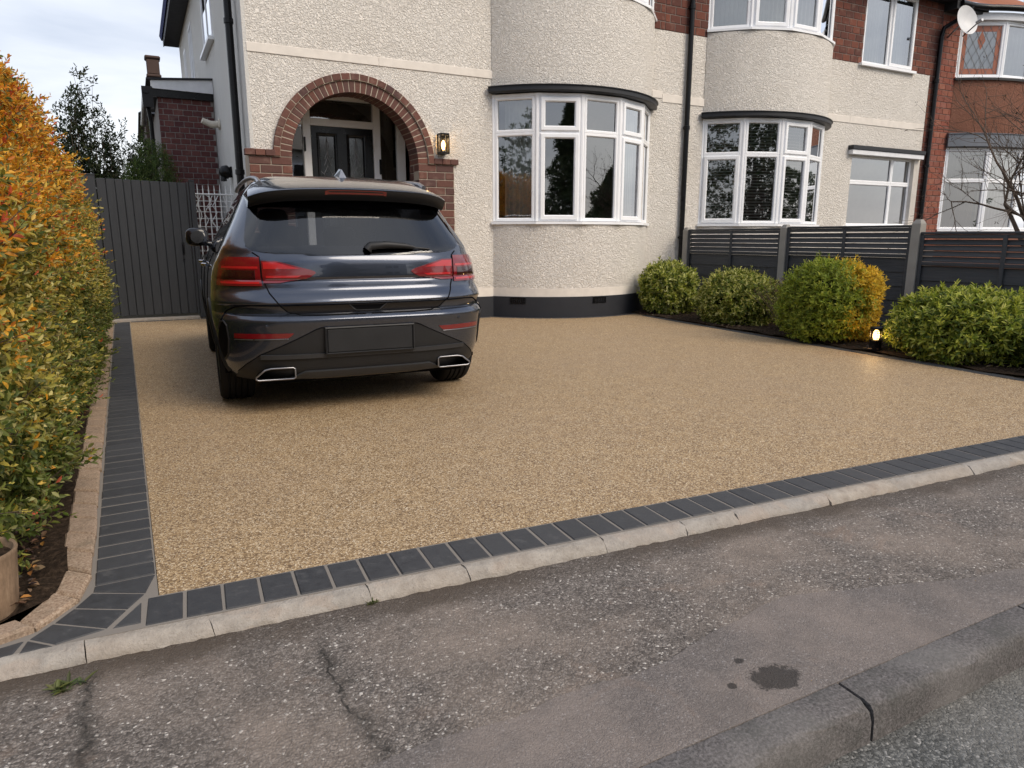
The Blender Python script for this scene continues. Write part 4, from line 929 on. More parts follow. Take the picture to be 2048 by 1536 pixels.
# white metal trellis between the gate and the house corner
tr = empty('trellis', (1.05, GY + .1, 0)); tag(tr, 'white wire trellis with spiked bars between gate and house', 'trellis')
TY = GY + .12
for k, x in enumerate([.80, .875, .95, 1.03, 1.11, 1.19, 1.27, 1.345]):
    obj('upright', MB().tube([(x, TY, .05), (x, TY, 1.90), (x, TY, 1.97 + (.02 if k % 2 else 0))], [.0085, .0085, .002], 8), 'trellis_white', tr)
for z in (1.84, 1.74, 1.66, 1.58, 1.48, 1.36, 1.25, 1.14, 1.0, .86, .72, .58, .44, .3, .16): obj('crossbar', MB().tube([(.78, TY - .01, z), (1.38, TY - .01, z)], .011 if z > 1.8 else .005, 8), 'trellis_white', tr)
for k in range(7):
    x = .84 + k * .078; rr = random.Random(k); pts = [(x, TY - .02, 1.82)]
    for j in range(7): pts.append((pts[-1][0] + rr.uniform(-.07, .07), TY - .02 + rr.uniform(-.02, .01), pts[-1][2] - rr.uniform(.05, .11)))
    obj('scroll', MB().tube(pts, .006, 6), 'trellis_white', tr)

fence = empty('fence', (8.4, 6, 0)); tag(fence, 'dark grey louvre-topped fence with concrete posts behind the shrubs', 'fence')
FX = 8.4; posts = [(9.50, 1.37), (7.40, 1.385), (5.40, 1.415), (3.38, 1.40), (1.5, 1.4)]
for (y, z) in posts:
    h = .055; mb = MB(); vs = [(FX - h, y - h, -.1), (FX + h, y - h, -.1), (FX + h, y + h, -.1), (FX - h, y + h, -.1)]
    vs += [(a, b, z - .05) for a, b, _ in vs[:4]] + [(FX + sx * .03, y + sy * .03, z) for sx, sy in ((-1, -1), (1, -1), (1, 1), (-1, 1))]
    fs = [(8, 9, 10, 11)] + [(j * 4 + k, j * 4 + (k + 1) % 4, (j + 1) * 4 + (k + 1) % 4, (j + 1) * 4 + k) for j in range(2) for k in range(4)]
    obj('post', mb.add(vs, fs), 'concrete_post', fence)
for i in range(4):
    y1, y0 = posts[i][0] - .055, posts[i + 1][0] + .055; zt = (1.335, 1.35, 1.265, 1.26)[i]; L = y1 - y0
    pn = empty('fence_panel', (FX, (y0 + y1) / 2, 0), parent=fence)
    obj('top_rail', MB().cbox(FX - .04, FX + .03, y0, y1, zt - .028, zt, .006), 'fence_paint', pn)
    obj('top_rail', MB().cbox(FX - .028, FX + .024, y0, y1, zt - .075, zt - .03, .006), 'fence_paint', pn)
    obj('mid_rail', MB().cbox(FX - .03, FX + .024, y0, y1, zt - .395, zt - .352, .006), 'fence_paint', pn)
    for k in range(4):                                       # tilted louvre slats
        z = zt - .118 - k * .066; t = .027
        sl = MB().add([(FX - .020, y0 + .02, z - t), (FX - .020, y1 - .02, z - t + jit(.003)), (FX + .016, y1 - .02, z + t), (FX + .016, y0 + .02, z + t), (FX - .010, y0 + .02, z - t - .005), (FX - .010, y1 - .02, z - t - .005), (FX + .026, y1 - .02, z + t - .005), (FX + .026, y0 + .02, z + t - .005)], [(0, 1, 2, 3), (4, 7, 6, 5), (0, 4, 5, 1), (1, 5, 6, 2), (2, 6, 7, 3), (3, 7, 4, 0)])
        obj('slat', sl, 'fence_paint', pn)
    for y in (y0 + .025, (y0 + y1) / 2, y1 - .025): obj('batten', MB().cbox(FX - .036, FX - .018, y - .024, y + .024, .06, zt - .03, .005), 'fence_paint', pn)
    zz_ = zt - .398
    while zz_ > .05:                                          # feather-edged boards, each lapping the one below
        h = min(.175, zz_ - .02)
        if h < .03: break
        bd = MB().add([(FX - .008, y0, zz_ - h), (FX - .008, y1, zz_ - h), (FX + .004, y1, zz_), (FX + .004, y0, zz_), (FX + .012, y0, zz_ - h), (FX + .012, y1, zz_ - h), (FX + .012, y1, zz_), (FX + .012, y0, zz_)], [(0, 1, 2, 3), (4, 7, 6, 5), (0, 4, 5, 1), (1, 5, 6, 2), (2, 6, 7, 3), (3, 7, 4, 0)])
        obj('board', bd, 'fence_paint', pn); zz_ -= h + .001

# ------------------------------------------------------------------ foliage
def leafmat(name, rough=.5, trans=.3):
    m = M(name, (.1, .2, .05), rough, .35); a = m.n('Attribute', attribute_name='col')
    m.col(a.outputs['Color']); tl = m.t.nodes.new('ShaderNodeBsdfTranslucent'); m.t.links.new(a.outputs['Color'], tl.inputs[0])
    ms = m.t.nodes.new('ShaderNodeMixShader'); ms.inputs[0].default_value = trans; m.t.links.new(m.b.outputs[0], ms.inputs[1]); m.t.links.new(tl.outputs[0], ms.inputs[2]); m.t.links.new(ms.outputs[0], m.out.inputs['Surface']); MAT[name] = m.m
leafmat('leaf', .5, .38); leafmat('dry_leaf', .7, .15)
m = plain('bark', (.105, .08, .063), .9, .15); m.bump(m.noise(m.scale(m.pos(), (1, 1, .3)), 60, 4), .6, .006)
plain('interior_shade', (.022, .020, .012), .95, .05)  # near-black for foliage cores: the inner shade is put into the colour
def nrm(a): return a / np.maximum(np.linalg.norm(a, axis=-1, keepdims=True), 1e-9)
def leaves(name, base, d, up, L, W, col, mat, par, fold=.22):
    """many small folded leaves as one mesh: base points, directions, face-up hints, sizes, colours"""
    n = len(base); d = nrm(d); s = nrm(np.cross(d, up)); u = np.cross(s, d); L = np.broadcast_to(L, n)[:, None]; W = np.broadcast_to(W, n)[:, None]
    v = np.empty((n, 6, 3)); v[:, 0] = base; v[:, 1] = base + d * L * .32 + s * W * .46 + u * W * fold; v[:, 2] = base + d * L * .70 + s * W * .40 + u * W * fold * .8 - u * L * .03
    v[:, 3] = base + d * L - u * L * .10; v[:, 4] = base + d * L * .70 - s * W * .40 + u * W * fold * .8 - u * L * .03; v[:, 5] = base + d * L * .32 - s * W * .46 + u * W * fold
    me = bpy.data.meshes.new(name); me.vertices.add(n * 6); me.vertices.foreach_set('co', v.reshape(-1).astype('f'))
    i = np.arange(n)[:, None] * 6; q = np.concatenate([i + [0, 1, 2, 3], i + [0, 3, 4, 5]], 1).reshape(-1)
    me.loops.add(n * 8); me.loops.foreach_set('vertex_index', q.astype('i')); me.polygons.add(n * 2); me.polygons.foreach_set('loop_start', (np.arange(n * 2) * 4).astype('i')); 
    me.update(calc_edges=True); at = me.attributes.new('col', 'FLOAT_COLOR', 'FACE'); c4 = np.ones((n * 2, 4), 'f'); c4[:, :3] = np.repeat(col, 2, 0); at.data.foreach_set('color', c4.reshape(-1))
    me.validate(); o = obj(name, me, mat, par); return o
def hnoise(p, f, seed):
    r = np.random.default_rng(seed); out = 0
    for k in range(5):
        w = r.normal(size=3) * f * (1 + .5 * k); out = out + np.sin(p @ w + r.uniform(0, 6.3)) / (1 + .5 * k)
    return out / 2.2
def sprigs(anchor, out, k, stem, L, W, spread, colf, rng, droop=0.0):
    """k leaves whorled up a short stem at every anchor, returned flat"""
    n = len(anchor); out = nrm(out); t = rng.normal(size=(n, 3)); a = nrm(np.cross(out, t)); b = np.cross(out, a)
    Bs, Ds, Us, Ls, Cs = [], [], [], [], []
    for j in range(k):
        f = (j + .6) / k; th = 2.4 * j + rng.uniform(0, .8, n); sp = (spread * (1.15 - .75 * f) + rng.normal(0, .12, n))[:, None]
        radial = a * np.cos(th)[:, None] + b * np.sin(th)[:, None]
        dd = out * np.cos(sp) + radial * np.sin(sp); dd[:, 2] -= droop * (1 - f)
        Bs.append(anchor + out * (stem * f)); Ds.append(dd); Us.append(out + radial * -.2 + rng.normal(0, .15, (n, 3))); Ls.append(L * rng.uniform(.65, 1.15, n) * (1.1 - .35 * f)); Cs.append(colf(anchor, f, rng))
    return np.concatenate(Bs), np.concatenate(Ds), np.concatenate(Us), np.concatenate(Ls), np.concatenate(Cs)
def pick(rng, n, cols, w):
    c = np.array(cols)[rng.choice(len(cols), n, p=np.array(w) / sum(w))]; return np.clip(c * rng.uniform(.7, 1.25, (n, 1)) + rng.normal(0, .006, (n, 3)), .003, .9)

# ---- the big autumn hedge
hedge = empty('hedge', (-1.1, 7, 0)); tag(hedge, 'tall autumn hedge, orange above and green below, along the left', 'hedge')
rng = np.random.default_rng(11)
HYk = [2.6, 3.2, 4.5, 6.3, 8.2, 9.4, 10.2, 10.8]; HZk = [2.0, 2.25, 2.42, 2.62, 2.35, 1.85, 1.2, .4]
XRz = [0.0, .15, .45, .9, 1.4, 1.9, 2.3, 2.62]; XRv = [-.57, -.49, -.44, -.47, -.50, -.58, -.72, -1.05]
def hedge_surface(y, t):
    """t in 0..1 runs up the drive-side face and over the top"""
    H = np.interp(y, HYk, HZk); z = np.minimum(t, .78) / .78 * H; over = np.clip((t - .78) / .22, 0, 1)
    zs = z * 2.55 / np.maximum(H, .3); x = np.interp(zs, XRz, XRv); x = x - over * 1.0 - np.clip((y - 9.3) * .08, 0, 1) - np.clip((2.9 - y) * .5, 0, 1)
    z = z - .22 * over ** 2 + .02
    return np.stack([x, y, z], 1)
def hedge_pts(n, depth):
    y = rng.uniform(2.7, 10.75, n); t = rng.uniform(0.03, 1, n); p = hedge_surface(y, t); e = 1e-2
    ty = hedge_surface(y + e, t) - p; tt = hedge_surface(y, np.minimum(t + e, 1.0)) - hedge_surface(y, np.minimum(t + e, 1.0) - e); nn = nrm(np.cross(ty, tt)); nn[nn[:, 0] * 1 + nn[:, 2] < 0] *= -1
    bul = .12 * hnoise(p, 2.6, 3) + .085 * hnoise(p, 7, 4)
    p = p + nn * (bul - depth * rng.uniform(0, 1, n) ** 1.3)[:, None]; p[:, 0] = np.minimum(p[:, 0], np.where(p[:, 2] < .5, -.41, -.38)); p[:, 2] = np.maximum(p[:, 2], .05); return p, nn
ORANGE = [(.70, .31, .025), (.78, .42, .045), (.60, .20, .02), (.74, .50, .10), (.62, .13, .06)]
OLIVE = [(.40, .35, .065), (.52, .43, .09), (.30, .29, .06), (.64, .56, .22), (.24, .25, .065)]
GREEN = [(.11, .145, .03), (.16, .19, .042), (.08, .115, .025), (.22, .24, .06), (.32, .31, .12)]
def hedge_col(a, f, r):
    n = len(a); g = a[:, 2] + .30 * hnoise(a, 3.5, 8) + .22 * hnoise(a, 9, 9) + .12 * r.normal(size=n) - .03 * (a[:, 1] - 5)
    c = pick(r, n, GREEN, [3, 3, 2, 2, 1]); o = pick(r, n, OLIVE, [3, 3, 2, 2, 2]); q = pick(r, n, ORANGE, [4, 4, 2, 3, 1])
    c = np.where((g > .52)[:, None], o, c); c = np.where((g + .25 * hnoise(a, 14, 5) > 1.22)[:, None], q, c)
    deep = (r.uniform(size=n) < .16)[:, None]; c = np.where(deep, pick(r, n, GREEN, [1, 1, 1, 1, 1]), c)
    lone = (r.uniform(size=n) < .025)[:, None]; return np.where(lone, pick(r, n, ORANGE, [3, 3, 1, 2, 1]), c)
p, nn = hedge_pts(36000, .24); out = nn + rng.normal(0, .55, p.shape) + np.array([.0, -.1, .35])
B, D, U_, Ls, C = sprigs(p, out, 7, .07, .040, .02, 1.0, hedge_col, rng)
leaves('foliage', B, D, U_, Ls, Ls * .45, C, 'leaf', hedge)
# longer shoots that break the outline
p, nn = hedge_pts(900, .02); out = nn + rng.normal(0, .35, p.shape) + np.array([.0, 0, .45]); out = nrm(out); Ln = rng.uniform(.08, .22, len(p))
B, D, U_, Ls, C = sprigs(p, out, 12, .17, .042, .02, .95, hedge_col, rng)
leaves('shoot_leaves', B, D, U_, Ls, Ls * .45, C, 'leaf', hedge)
tw = MB()
for a, o in zip(p[:900], out[:900]): tw.tube([a - o * .05, a + o * .16], [.0022, .001], 4, False)
obj('twigs', tw, 'bark', hedge, fix=False)['kind'] = 'stuff'
# dark shell behind the leaves, interior shade put into its colour
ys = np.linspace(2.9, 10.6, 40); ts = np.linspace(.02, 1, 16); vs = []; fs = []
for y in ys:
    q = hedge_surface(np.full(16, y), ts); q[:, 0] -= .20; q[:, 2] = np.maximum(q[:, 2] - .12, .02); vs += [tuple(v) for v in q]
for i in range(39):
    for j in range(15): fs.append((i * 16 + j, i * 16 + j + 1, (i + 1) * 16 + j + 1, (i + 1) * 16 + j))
obj('shade_core', MB().add(vs, fs), 'interior_shade', hedge, 60, fix=False)

# ---- rounded shrubs in the right bed
def shrub(name, label, c, r, npts, cols, w, L, k=7, stem=.05, seed=1, par=None, group=None, spread=1.15, colf=None, wl=.34, cat='shrub', bumps=.10, squash=.0):
    rng = np.random.default_rng(seed); c = np.array(c); r = np.array(r)
    o = par if par is not None else tag(empty(name, (c[0], c[1], .02)), label, cat, group)
    d = nrm(rng.normal(size=(npts, 3))); d = d[d[:, 2] > -.75]; n = len(d)
    rr = 1 + bumps * hnoise(d, 4.0, seed + 1) + bumps * .7 * hnoise(d, 9, seed + 2)
    dep = 1 - .30 * rng.uniform(0, 1, n) ** 1.6
    e = 2.15; sup = 1 / (np.abs(d) ** e).sum(1) ** (1 / e)             # slightly boxy mound
    p = c + d * r * (rr * dep * sup)[:, None]; p[:, 2] = np.maximum(p[:, 2], .03)
    out = nrm(d / r) * 1.0 + rng.normal(0, .45, p.shape) + np.array([0, 0, .5])
    cf = colf or (lambda a, f, q: pick(q, len(a), cols, w))
    B, D, U2, Ls, C = sprigs(p, out, k, stem, L, 0, spread, cf, rng, .12)
    leaves('foliage', B, D, U2, Ls, Ls * wl, C, 'leaf', o)
    ns = max(20, npts // 45); d2 = nrm(rng.normal(size=(ns, 3))); d2[:, 2] = np.abs(d2[:, 2]) * .9 + .1; d2 = nrm(d2); p2 = c + d2 * r * (1.0 + bumps * hnoise(d2, 4.0, seed + 1))[:, None]
    B, D, U2, Ls, C = sprigs(p2, d2 + rng.normal(0, .25, p2.shape) + np.array([0, 0, .6]), k + 3, stem * 2.4, L, 0, spread * .95, cf, rng, .1); leaves('stray_shoots', B, D, U2, Ls, Ls * wl, C, 'leaf', o)['kind'] = 'stuff'
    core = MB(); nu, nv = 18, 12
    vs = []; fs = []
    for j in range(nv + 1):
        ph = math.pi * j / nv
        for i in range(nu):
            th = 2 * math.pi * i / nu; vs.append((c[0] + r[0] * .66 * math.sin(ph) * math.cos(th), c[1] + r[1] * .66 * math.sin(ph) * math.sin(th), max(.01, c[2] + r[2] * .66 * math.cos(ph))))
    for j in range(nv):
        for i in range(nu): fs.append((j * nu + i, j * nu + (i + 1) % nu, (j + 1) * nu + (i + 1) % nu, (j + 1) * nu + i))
    obj('shade_core', core.add(vs, fs), 'interior_shade', o, 60, fix=False)  # solid dark core, the mound's inner shade painted as its colour
    st = MB(); rq = random.Random(seed)
    for i in range(7):
        th = rq.uniform(0, 6.28); q = (c[0] + r[0] * .5 * math.cos(th), c[1] + r[1] * .5 * math.sin(th), c[2]); st.tube([(c[0] + .05 * math.cos(th), c[1] + .05 * math.sin(th), 0), ((c[0] + q[0]) / 2, (c[1] + q[1]) / 2, .1), q], [.012, .010, .006], 6)
    obj('stems', st, 'bark', o)
    return o
LIME = [(.38, .40, .055), (.52, .53, .12), (.26, .29, .04), (.66, .65, .26), (.16, .20, .035)]
MIDG = [(.17, .22, .032), (.26, .31, .04), (.12, .17, .026), (.36, .39, .07), (.08, .12, .02)]
GG = 'shrubs in the right bed'
def tipcol(base, tips, wb, wt_):
    return lambda a, f, q: np.where((q.uniform(size=len(a)) < f * .9)[:, None], pick(q, len(a), tips, wt_), pick(q, len(a), base, wb))
shrub('shrub', 'pale lime green shrub against the bay wall', (7.42, 8.78, .37), (.42, .42, .41), 1500, LIME, [3, 3, 3, 2, 2], .075, 8, .05, 21, group=GG, colf=tipcol(MIDG, LIME, [2, 2, 3, 1, 2], [3, 3, 1, 3, 0]))
shrub('shrub', 'mottled olive green shrub second from the bay', (7.42, 7.30, .32), (.50, .52, .38), 2600, LIME, [3, 3, 3, 2, 2], .058, 8, .045, 22, group=GG, colf=tipcol(MIDG, [(.40, .39, .08), (.55, .53, .16), (.28, .29, .05), (.62, .60, .24)], [2, 2, 3, 1, 2], [3, 3, 2, 2]))
def s3col(a, f, q):
    n = len(a); s = (a[:, 0] - 7.13) * .885 - (a[:, 1] - 5.56) * .465 + .10 * hnoise(a, 6, 77) - .10 * (a[:, 2] - .35)
    g = pick(q, n, [(.21, .27, .03), (.30, .36, .04), (.15, .20, .025), (.42, .45, .07)], [3, 3, 2, 2]); y = pick(q, n, [(.68, .44, .03), (.78, .54, .06), (.54, .36, .03), (.38, .32, .04)], [4, 3, 2, 1])
    return np.where((s + .10 * hnoise(a, 13, 78) + .07 * q.normal(size=n) > .10)[:, None], y, g)
shrub('shrub', 'tall green shrub whose right side has turned yellow, beside the bollard light', (7.13, 5.56, .42), (.52, .52, .50), 3400, None, None, .055, 9, .05, 23, group=GG, colf=s3col, wl=.30)
shrub('shrub', 'broad glossy green shrub right of the bollard light', (7.28, 4.08, .28), (.55, .64, .37), 2600, None, None, .078, 8, .05, 24, group=GG, colf=tipcol(MIDG, [(.38, .41, .05), (.52, .54, .10), (.26, .31, .04), (.62, .61, .18)], [3, 3, 3, 1, 2], [3, 3, 2, 1]), wl=.30)
shrub('shrub', 'dark green shrub cut off by the right edge of the picture', (7.32, 3.02, .26), (.42, .46, .32), 1500, None, None, .07, 8, .05, 25, group=GG, colf=tipcol(MIDG, [(.08, .12, .03), (.11, .15, .04), (.06, .09, .02)], [1, 1, 3, 0, 3], [3, 2, 2]), wl=.30)
# thin twiggy shrub gone brown between two green ones
ds = empty('shrub', (7.45, 6.40, .02)); tag(ds, 'thin brown twiggy shrub between the olive and the tall green shrub', 'shrub', GG)
rng = np.random.default_rng(31); tw = MB(); an = []; ou = []
for i in range(60):
    th = rng.uniform(0, 6.28); q = Vector((7.45 + .05 * math.cos(th), 6.40 + .05 * math.sin(th), .02)); d = Vector((math.cos(th) * .5, math.sin(th) * .5, 1)).normalized(); pts = [q]
    for j in range(5): d = (d + Vector(rng.normal(0, .18, 3))).normalized(); pts.append(pts[-1] + d * .125); an.append(tuple(pts[-1])); ou.append(tuple(d)); an.append(tuple(pts[-1].lerp(pts[-2], .5))); ou.append(tuple(d))
    tw.tube(pts, [.006, .005, .004, .003, .002, .001], 5, False)
obj('twigs', tw, 'bark', ds, fix=False)
an, ou = np.array(an), np.array(ou); B, D, U2, Ls, C = sprigs(an, ou, 5, .05, .035, 0, 1.0, lambda a, f, q: pick(q, len(a), [(.10, .07, .035), (.15, .10, .05), (.07, .075, .03)], [3, 2, 2]), rng)
leaves('foliage', B, D, U2, Ls, Ls * .32, C, 'dry_leaf', ds)

# ---- shrubs behind the gate, seen over it
def upright_shrub(name, label, c, w, h, nst, cols, wts, L, seed, nper=9, cat='shrub', lean=.28):
    o = tag(empty(name, (c[0], c[1], 0)), label, cat); rng = np.random.default_rng(seed); tw = MB(); an = []; ou = []
    for i in range(nst):
        th = rng.uniform(0, 6.28); rr = w * math.sqrt(rng.uniform()); top = h * rng.uniform(.72, 1.0) * (1 - .35 * (rr / w) ** 2)
        b = Vector((c[0] + rr * .4 * math.cos(th), c[1] + rr * .4 * math.sin(th), 0)); t = Vector((c[0] + rr * math.cos(th), c[1] + rr * math.sin(th), top)); n = 14
        pts = [b.lerp(t, k / n) + Vector(rng.normal(0, .02, 3)) for k in range(n + 1)]; tw.tube(pts, [.012 * (1 - k / n) + .002 for k in range(n + 1)], 5, False)
        for k in range(4, n + 1):
            for _ in range(nper // 3):
                an.append(tuple(pts[k] + Vector(rng.normal(0, .05, 3)))); ou.append(tuple((t - b).normalized() + Vector(rng.normal(0, .5, 3))))
    obj('stems', tw, 'bark', o, fix=False); an, ou = np.array(an), np.array(ou)
    B, D, U2, Ls, C = sprigs(an, ou, 6, .12, L, 0, 1.05, lambda a, f, q: pick(q, len(a), cols, wts), rng); leaves('foliage', B, D, U2, Ls, Ls * .38, C, 'leaf', o); return o
DKG = [(.026, .040, .016), (.040, .056, .024), (.058, .075, .034), (.09, .10, .05)]
upright_shrub('evergreen_shrub', 'tall dark evergreen shrub with upright shoots behind the hedge end', (-.62, 13.4, 0), .50, 3.95, 60, DKG, [3, 3, 2, 1], .075, 41, 12)
upright_shrub('evergreen_shrub', 'dark evergreen shrub with sparse upright shoots above the gate', (.02, 14.4, 0), .46, 3.25, 44, DKG, [3, 3, 2, 1], .07, 42, 12)
shrub('conifer', 'soft green feathery conifer showing over the right of the gate', (.32, 13.0, 1.35), (.42, .42, 1.25), 3000, [(.05, .085, .02), (.08, .125, .03), (.12, .16, .04)], [2, 3, 2], .06, 8, .10, 43, wl=.2, cat='conifer', bumps=.2)

# ---- bare tree in the neighbour's garden
bt = empty('bare_tree', (10.3, 4.9, 0)); tag(bt, 'small leafless tree behind the fence at the right edge', 'tree')
rng = np.random.default_rng(52); trunk = MB(); br = MB(); tips = []; 
def grow(p, d, L, r, lev, mbx):
    n = 5; pts = [p]; rs = [r]
    for j in range(n):
        d = (d + Vector(rng.normal(0, .13, 3)) + Vector((0, 0, .03))).normalized(); pts.append(pts[-1] + d * L / n); rs.append(r * (1 - .5 * (j + 1) / n))
    mbx.tube(pts, rs, 7 if lev < 2 else 4, False)
    if lev >= 4: tips.append((tuple(pts[-1]), tuple(d))); return
    for k in range(4 if lev < 3 else 8):
        q = pts[rng.integers(2, n + 1)]; dd = (d + Vector(rng.normal(0, .62, 3))).normalized(); grow(q, dd, L * rng.uniform(.6, .82), r * .44, lev + 1, br)
grow(Vector((10.35, 4.75, 0)), Vector((-.10, .02, 1)).normalized(), 1.45, .07, 0, trunk)
grow(Vector((10.28, 4.76, .95)), Vector((-.35, .45, .75)).normalized(), 1.1, .036, 1, br); grow(Vector((10.28, 4.76, 1.2)), Vector((.3, -.45, .75)).normalized(), 1.0, .034, 1, br); grow(Vector((10.30, 4.75, .7)), Vector((-.55, .75, .8)).normalized(), 1.15, .04, 1, br)
obj('trunk', trunk, 'bark', bt, 60, fix=False); obj('branches', br, 'bark', bt, fix=False)
an = np.array([t[0] for t in tips]); ou = np.array([t[1] for t in tips]); sel = rng.uniform(size=len(an)) < .45
B, D, U2, Ls, C = sprigs(an[sel], ou[sel], 3, .05, .035, 0, 1.1, lambda a, f, q: pick(q, len(a), [(.05, .035, .02), (.08, .05, .03)], [1, 1]), rng); leaves('last_leaves', B, D, U2, Ls, Ls * .4, C, 'dry_leaf', bt)

# ---- plant pot and leaf litter
m = M('pot_clay', (.27, .185, .12), .85, .2); p_ = m.pos(); n1 = m.noise(m.scale(p_, (6, 6, 1.5)), 5, 5, .7); m.col(m.ramp(n1, [(.3, (.15, .105, .07)), (.55, (.27, .185, .12)), (.75, (.36, .265, .18))])); m.bump(m.noise(p_, 60, 4), .3, .004); MAT['pot_clay'] = m.m
PX, PY = -.555, 2.60
pot = empty('plant_pot', (PX, PY, .01)); tag(pot, 'plain brown clay pot at the lower left edge by the hedge', 'pot')
obj('pot_body', MB().lathe([(.095, 0), (.101, .008), (.110, .11), (.118, .205), (.121, .215), (.118, .222), (.110, .218), (.104, .195), (.0, .19)], (PX, PY, .01), 40), 'pot_clay', pot, 40)
obj('pot_soil', MB().lathe([(.104, .196), (.0, .206)], (PX, PY, .01), 24), 'soil', pot)
def litter(name, label, n, fx, fy, zf, sz, cols, seed):
    rng = np.random.default_rng(seed); x = rng.uniform(*fx, n); y = fy[0] + (fy[1] - fy[0]) * rng.uniform(size=n) ** 1.4; b = np.stack([x, y, np.full(n, zf)], 1) + rng.normal(0, .004, (n, 3))
    th = rng.uniform(0, 6.28, n); d = np.stack([np.cos(th), np.sin(th), rng.normal(.05, .15, n)], 1); up = np.stack([rng.normal(0, .35, n), rng.normal(0, .35, n), np.ones(n)], 1)
    L = sz * rng.uniform(.5, 1.2, n); o = leaves(name, b, d, up, L, L * .55, pick(rng, n, cols, [1] * len(cols)), 'dry_leaf', None); o['kind'] = 'stuff'; o['label'] = label; o['category'] = 'leaves'
litter('leaf_litter', 'fallen brown leaves and bark chips under the hedge', 2600, (-.95, -.43), (2.55, 9), .045, .035, [(.10, .06, .035), (.16, .09, .05), (.22, .14, .08), (.06, .04, .03), (.36, .16, .04)], 61)
litter('bark_mulch', 'dark bark mulch and fallen leaves under the right shrubs', 2600, (6.75, 8.3), (2.4, 8.9), .045, .035, [(.045, .03, .022), (.07, .045, .03), (.03, .022, .016), (.12, .08, .05)], 62)
# weeds in the pavement joints
for (x, y, s, lab) in ((-.30, 2.13, .05, 'small green weed at the foot of the concrete edging, lower left'), (.60, 2.185, .022, 'tiny moss tuft at the dark joint of the front edging')):
    rng = np.random.default_rng(int(s * 1000)); n = 26; th = rng.uniform(0, 6.28, n); b = np.stack([x + rng.normal(0, s * .4, n), y + rng.normal(0, s * .2, n), np.full(n, -.04)], 1); d = np.stack([np.cos(th), np.sin(th) * .6, rng.uniform(.2, .9, n)], 1)
    wd = tag(empty('weed', (x, y, -.04)), lab, 'weed'); leaves('leaves', b, d, np.tile([0, 0, 1.0], (n, 1)), s * rng.uniform(.5, 1.1, n), s * .22, pick(rng, n, [(.08, .10, .03), (.12, .13, .04)], [1, 1]), 'leaf', wd)

# ---- bollard light
bx, by = 6.86, 4.74
bo = empty('bollard_light', (bx, by, .02)); tag(bo, 'small lit black bollard light between two shrubs', 'light')
obj('bollard_base', MB().lathe([(.060, 0), (.060, .10), (.064, .105), (.064, .112), (.05, .118)], (bx, by, .02), 24), 'pipe_black', bo, 40)
obj('bollard_cap', MB().lathe([(.05, .225), (.066, .23), (.066, .245), (.05, .255), (0, .26)], (bx, by, .02), 24), 'pipe_black', bo, 40)
for z in (.14, .165, .19, .212): obj('louvre_ring', MB().lathe([(.056, z - .003), (.062, z - .003), (.062, z + .003), (.056, z + .003), (.056, z - .003)], (bx, by, .02), 24), 'pipe_black', bo)
for k in range(8):
    t = k * math.pi / 4; obj('guard_bar', MB().tube([(bx + .059 * math.cos(t), by + .059 * math.sin(t), .135), (bx + .059 * math.cos(t), by + .059 * math.sin(t), .25)], .003, 6), 'pipe_black', bo)
obj('bollard_lamp', MB().lathe([(.02, .12), (.03, .13), (.032, .17), (.026, .205), (.012, .22), (0, .223)], (bx, by, .02), 20), 'bollard_bulb', bo, 40)
bl_ = bpy.data.lights.new('bollard_glow', 'POINT'); bl_.energy = 5.0; bl_.color = (1.0, .62, .26); bl_.shadow_soft_size = .03
blo = bpy.data.objects.new('bollard_glow', bl_); link(blo, bo, Matrix.Translation((bx - .045, by - .01, .19)))

# ------------------------------------------------------------------ the other side of the street (it shows in the window panes and the paintwork)
OH = empty('opposite_house', (6, -15, 0)); tag(OH, 'pale rendered house across the street, mirrored in the bay window panes', 'house')
obj('wall', MB().box(1.0, 9.0, -22, -14, -.1, 5.4), 'side_render', OH)
obj('roof', MB().add([(.6, -22.4, 5.3), (9.4, -22.4, 5.3), (9.4, -13.6, 5.3), (.6, -13.6, 5.3), (3.2, -18, 7.6), (6.8, -18, 7.6)], [(0, 1, 5, 4), (2, 3, 4, 5), (1, 2, 5), (3, 0, 4), (3, 2, 1, 0)]), 'soffit', OH)
for (x, z) in ((2.6, .9), (6.9, .9), (2.6, 3.3), (6.9, 3.3)):
    obj('window', MB().cbox(x - .9, x + .9, -14.0, -13.94, z, z + 1.4, .02), 'upvc', OH); obj('pane', MB().box(x - .8, x - .05, -13.95, -13.93, z + .1, z + 1.3).box(x + .05, x + .8, -13.95, -13.93, z + .1, z + 1.3), 'door_black', OH)
def street_tree(name, label, c, w, h, trunk_h, cols, seed, con=False, n=2600, L=.16):
    o = tag(empty(name, c), label, 'tree', 'trees across the street'); rng = np.random.default_rng(seed)
    obj('trunk', MB().tube([(c[0], c[1], -.1), (c[0] + .1, c[1], trunk_h), (c[0] + .05, c[1], h * .85)], [.2, .15, .04], 8), 'bark', o)
    u = rng.uniform(size=n); z = trunk_h + (h - trunk_h) * u; rr = w * ((1 - u) ** .8 if con else np.sin(np.pi * np.clip(u * .92 + .06, 0, 1)) ** .6) * np.sqrt(rng.uniform(.15, 1, n)) * (1 + .25 * np.sin(z * 5 + seed)); th = rng.uniform(0, 6.28, n)
    a = np.stack([c[0] + rr * np.cos(th), c[1] + rr * np.sin(th), z], 1); ou = np.stack([np.cos(th), np.sin(th), .4 + 0 * th], 1) + rng.normal(0, .4, (n, 3))
    B, D, U2, Ls, C = sprigs(a, ou, 6, .2, L, 0, 1.1, lambda a, f, q: pick(q, len(a), cols, [1] * len(cols)), rng); C = np.clip(C * 1.7, 0, .5); leaves('crown', B, D, U2, Ls, Ls * .5, C, 'leaf', o)
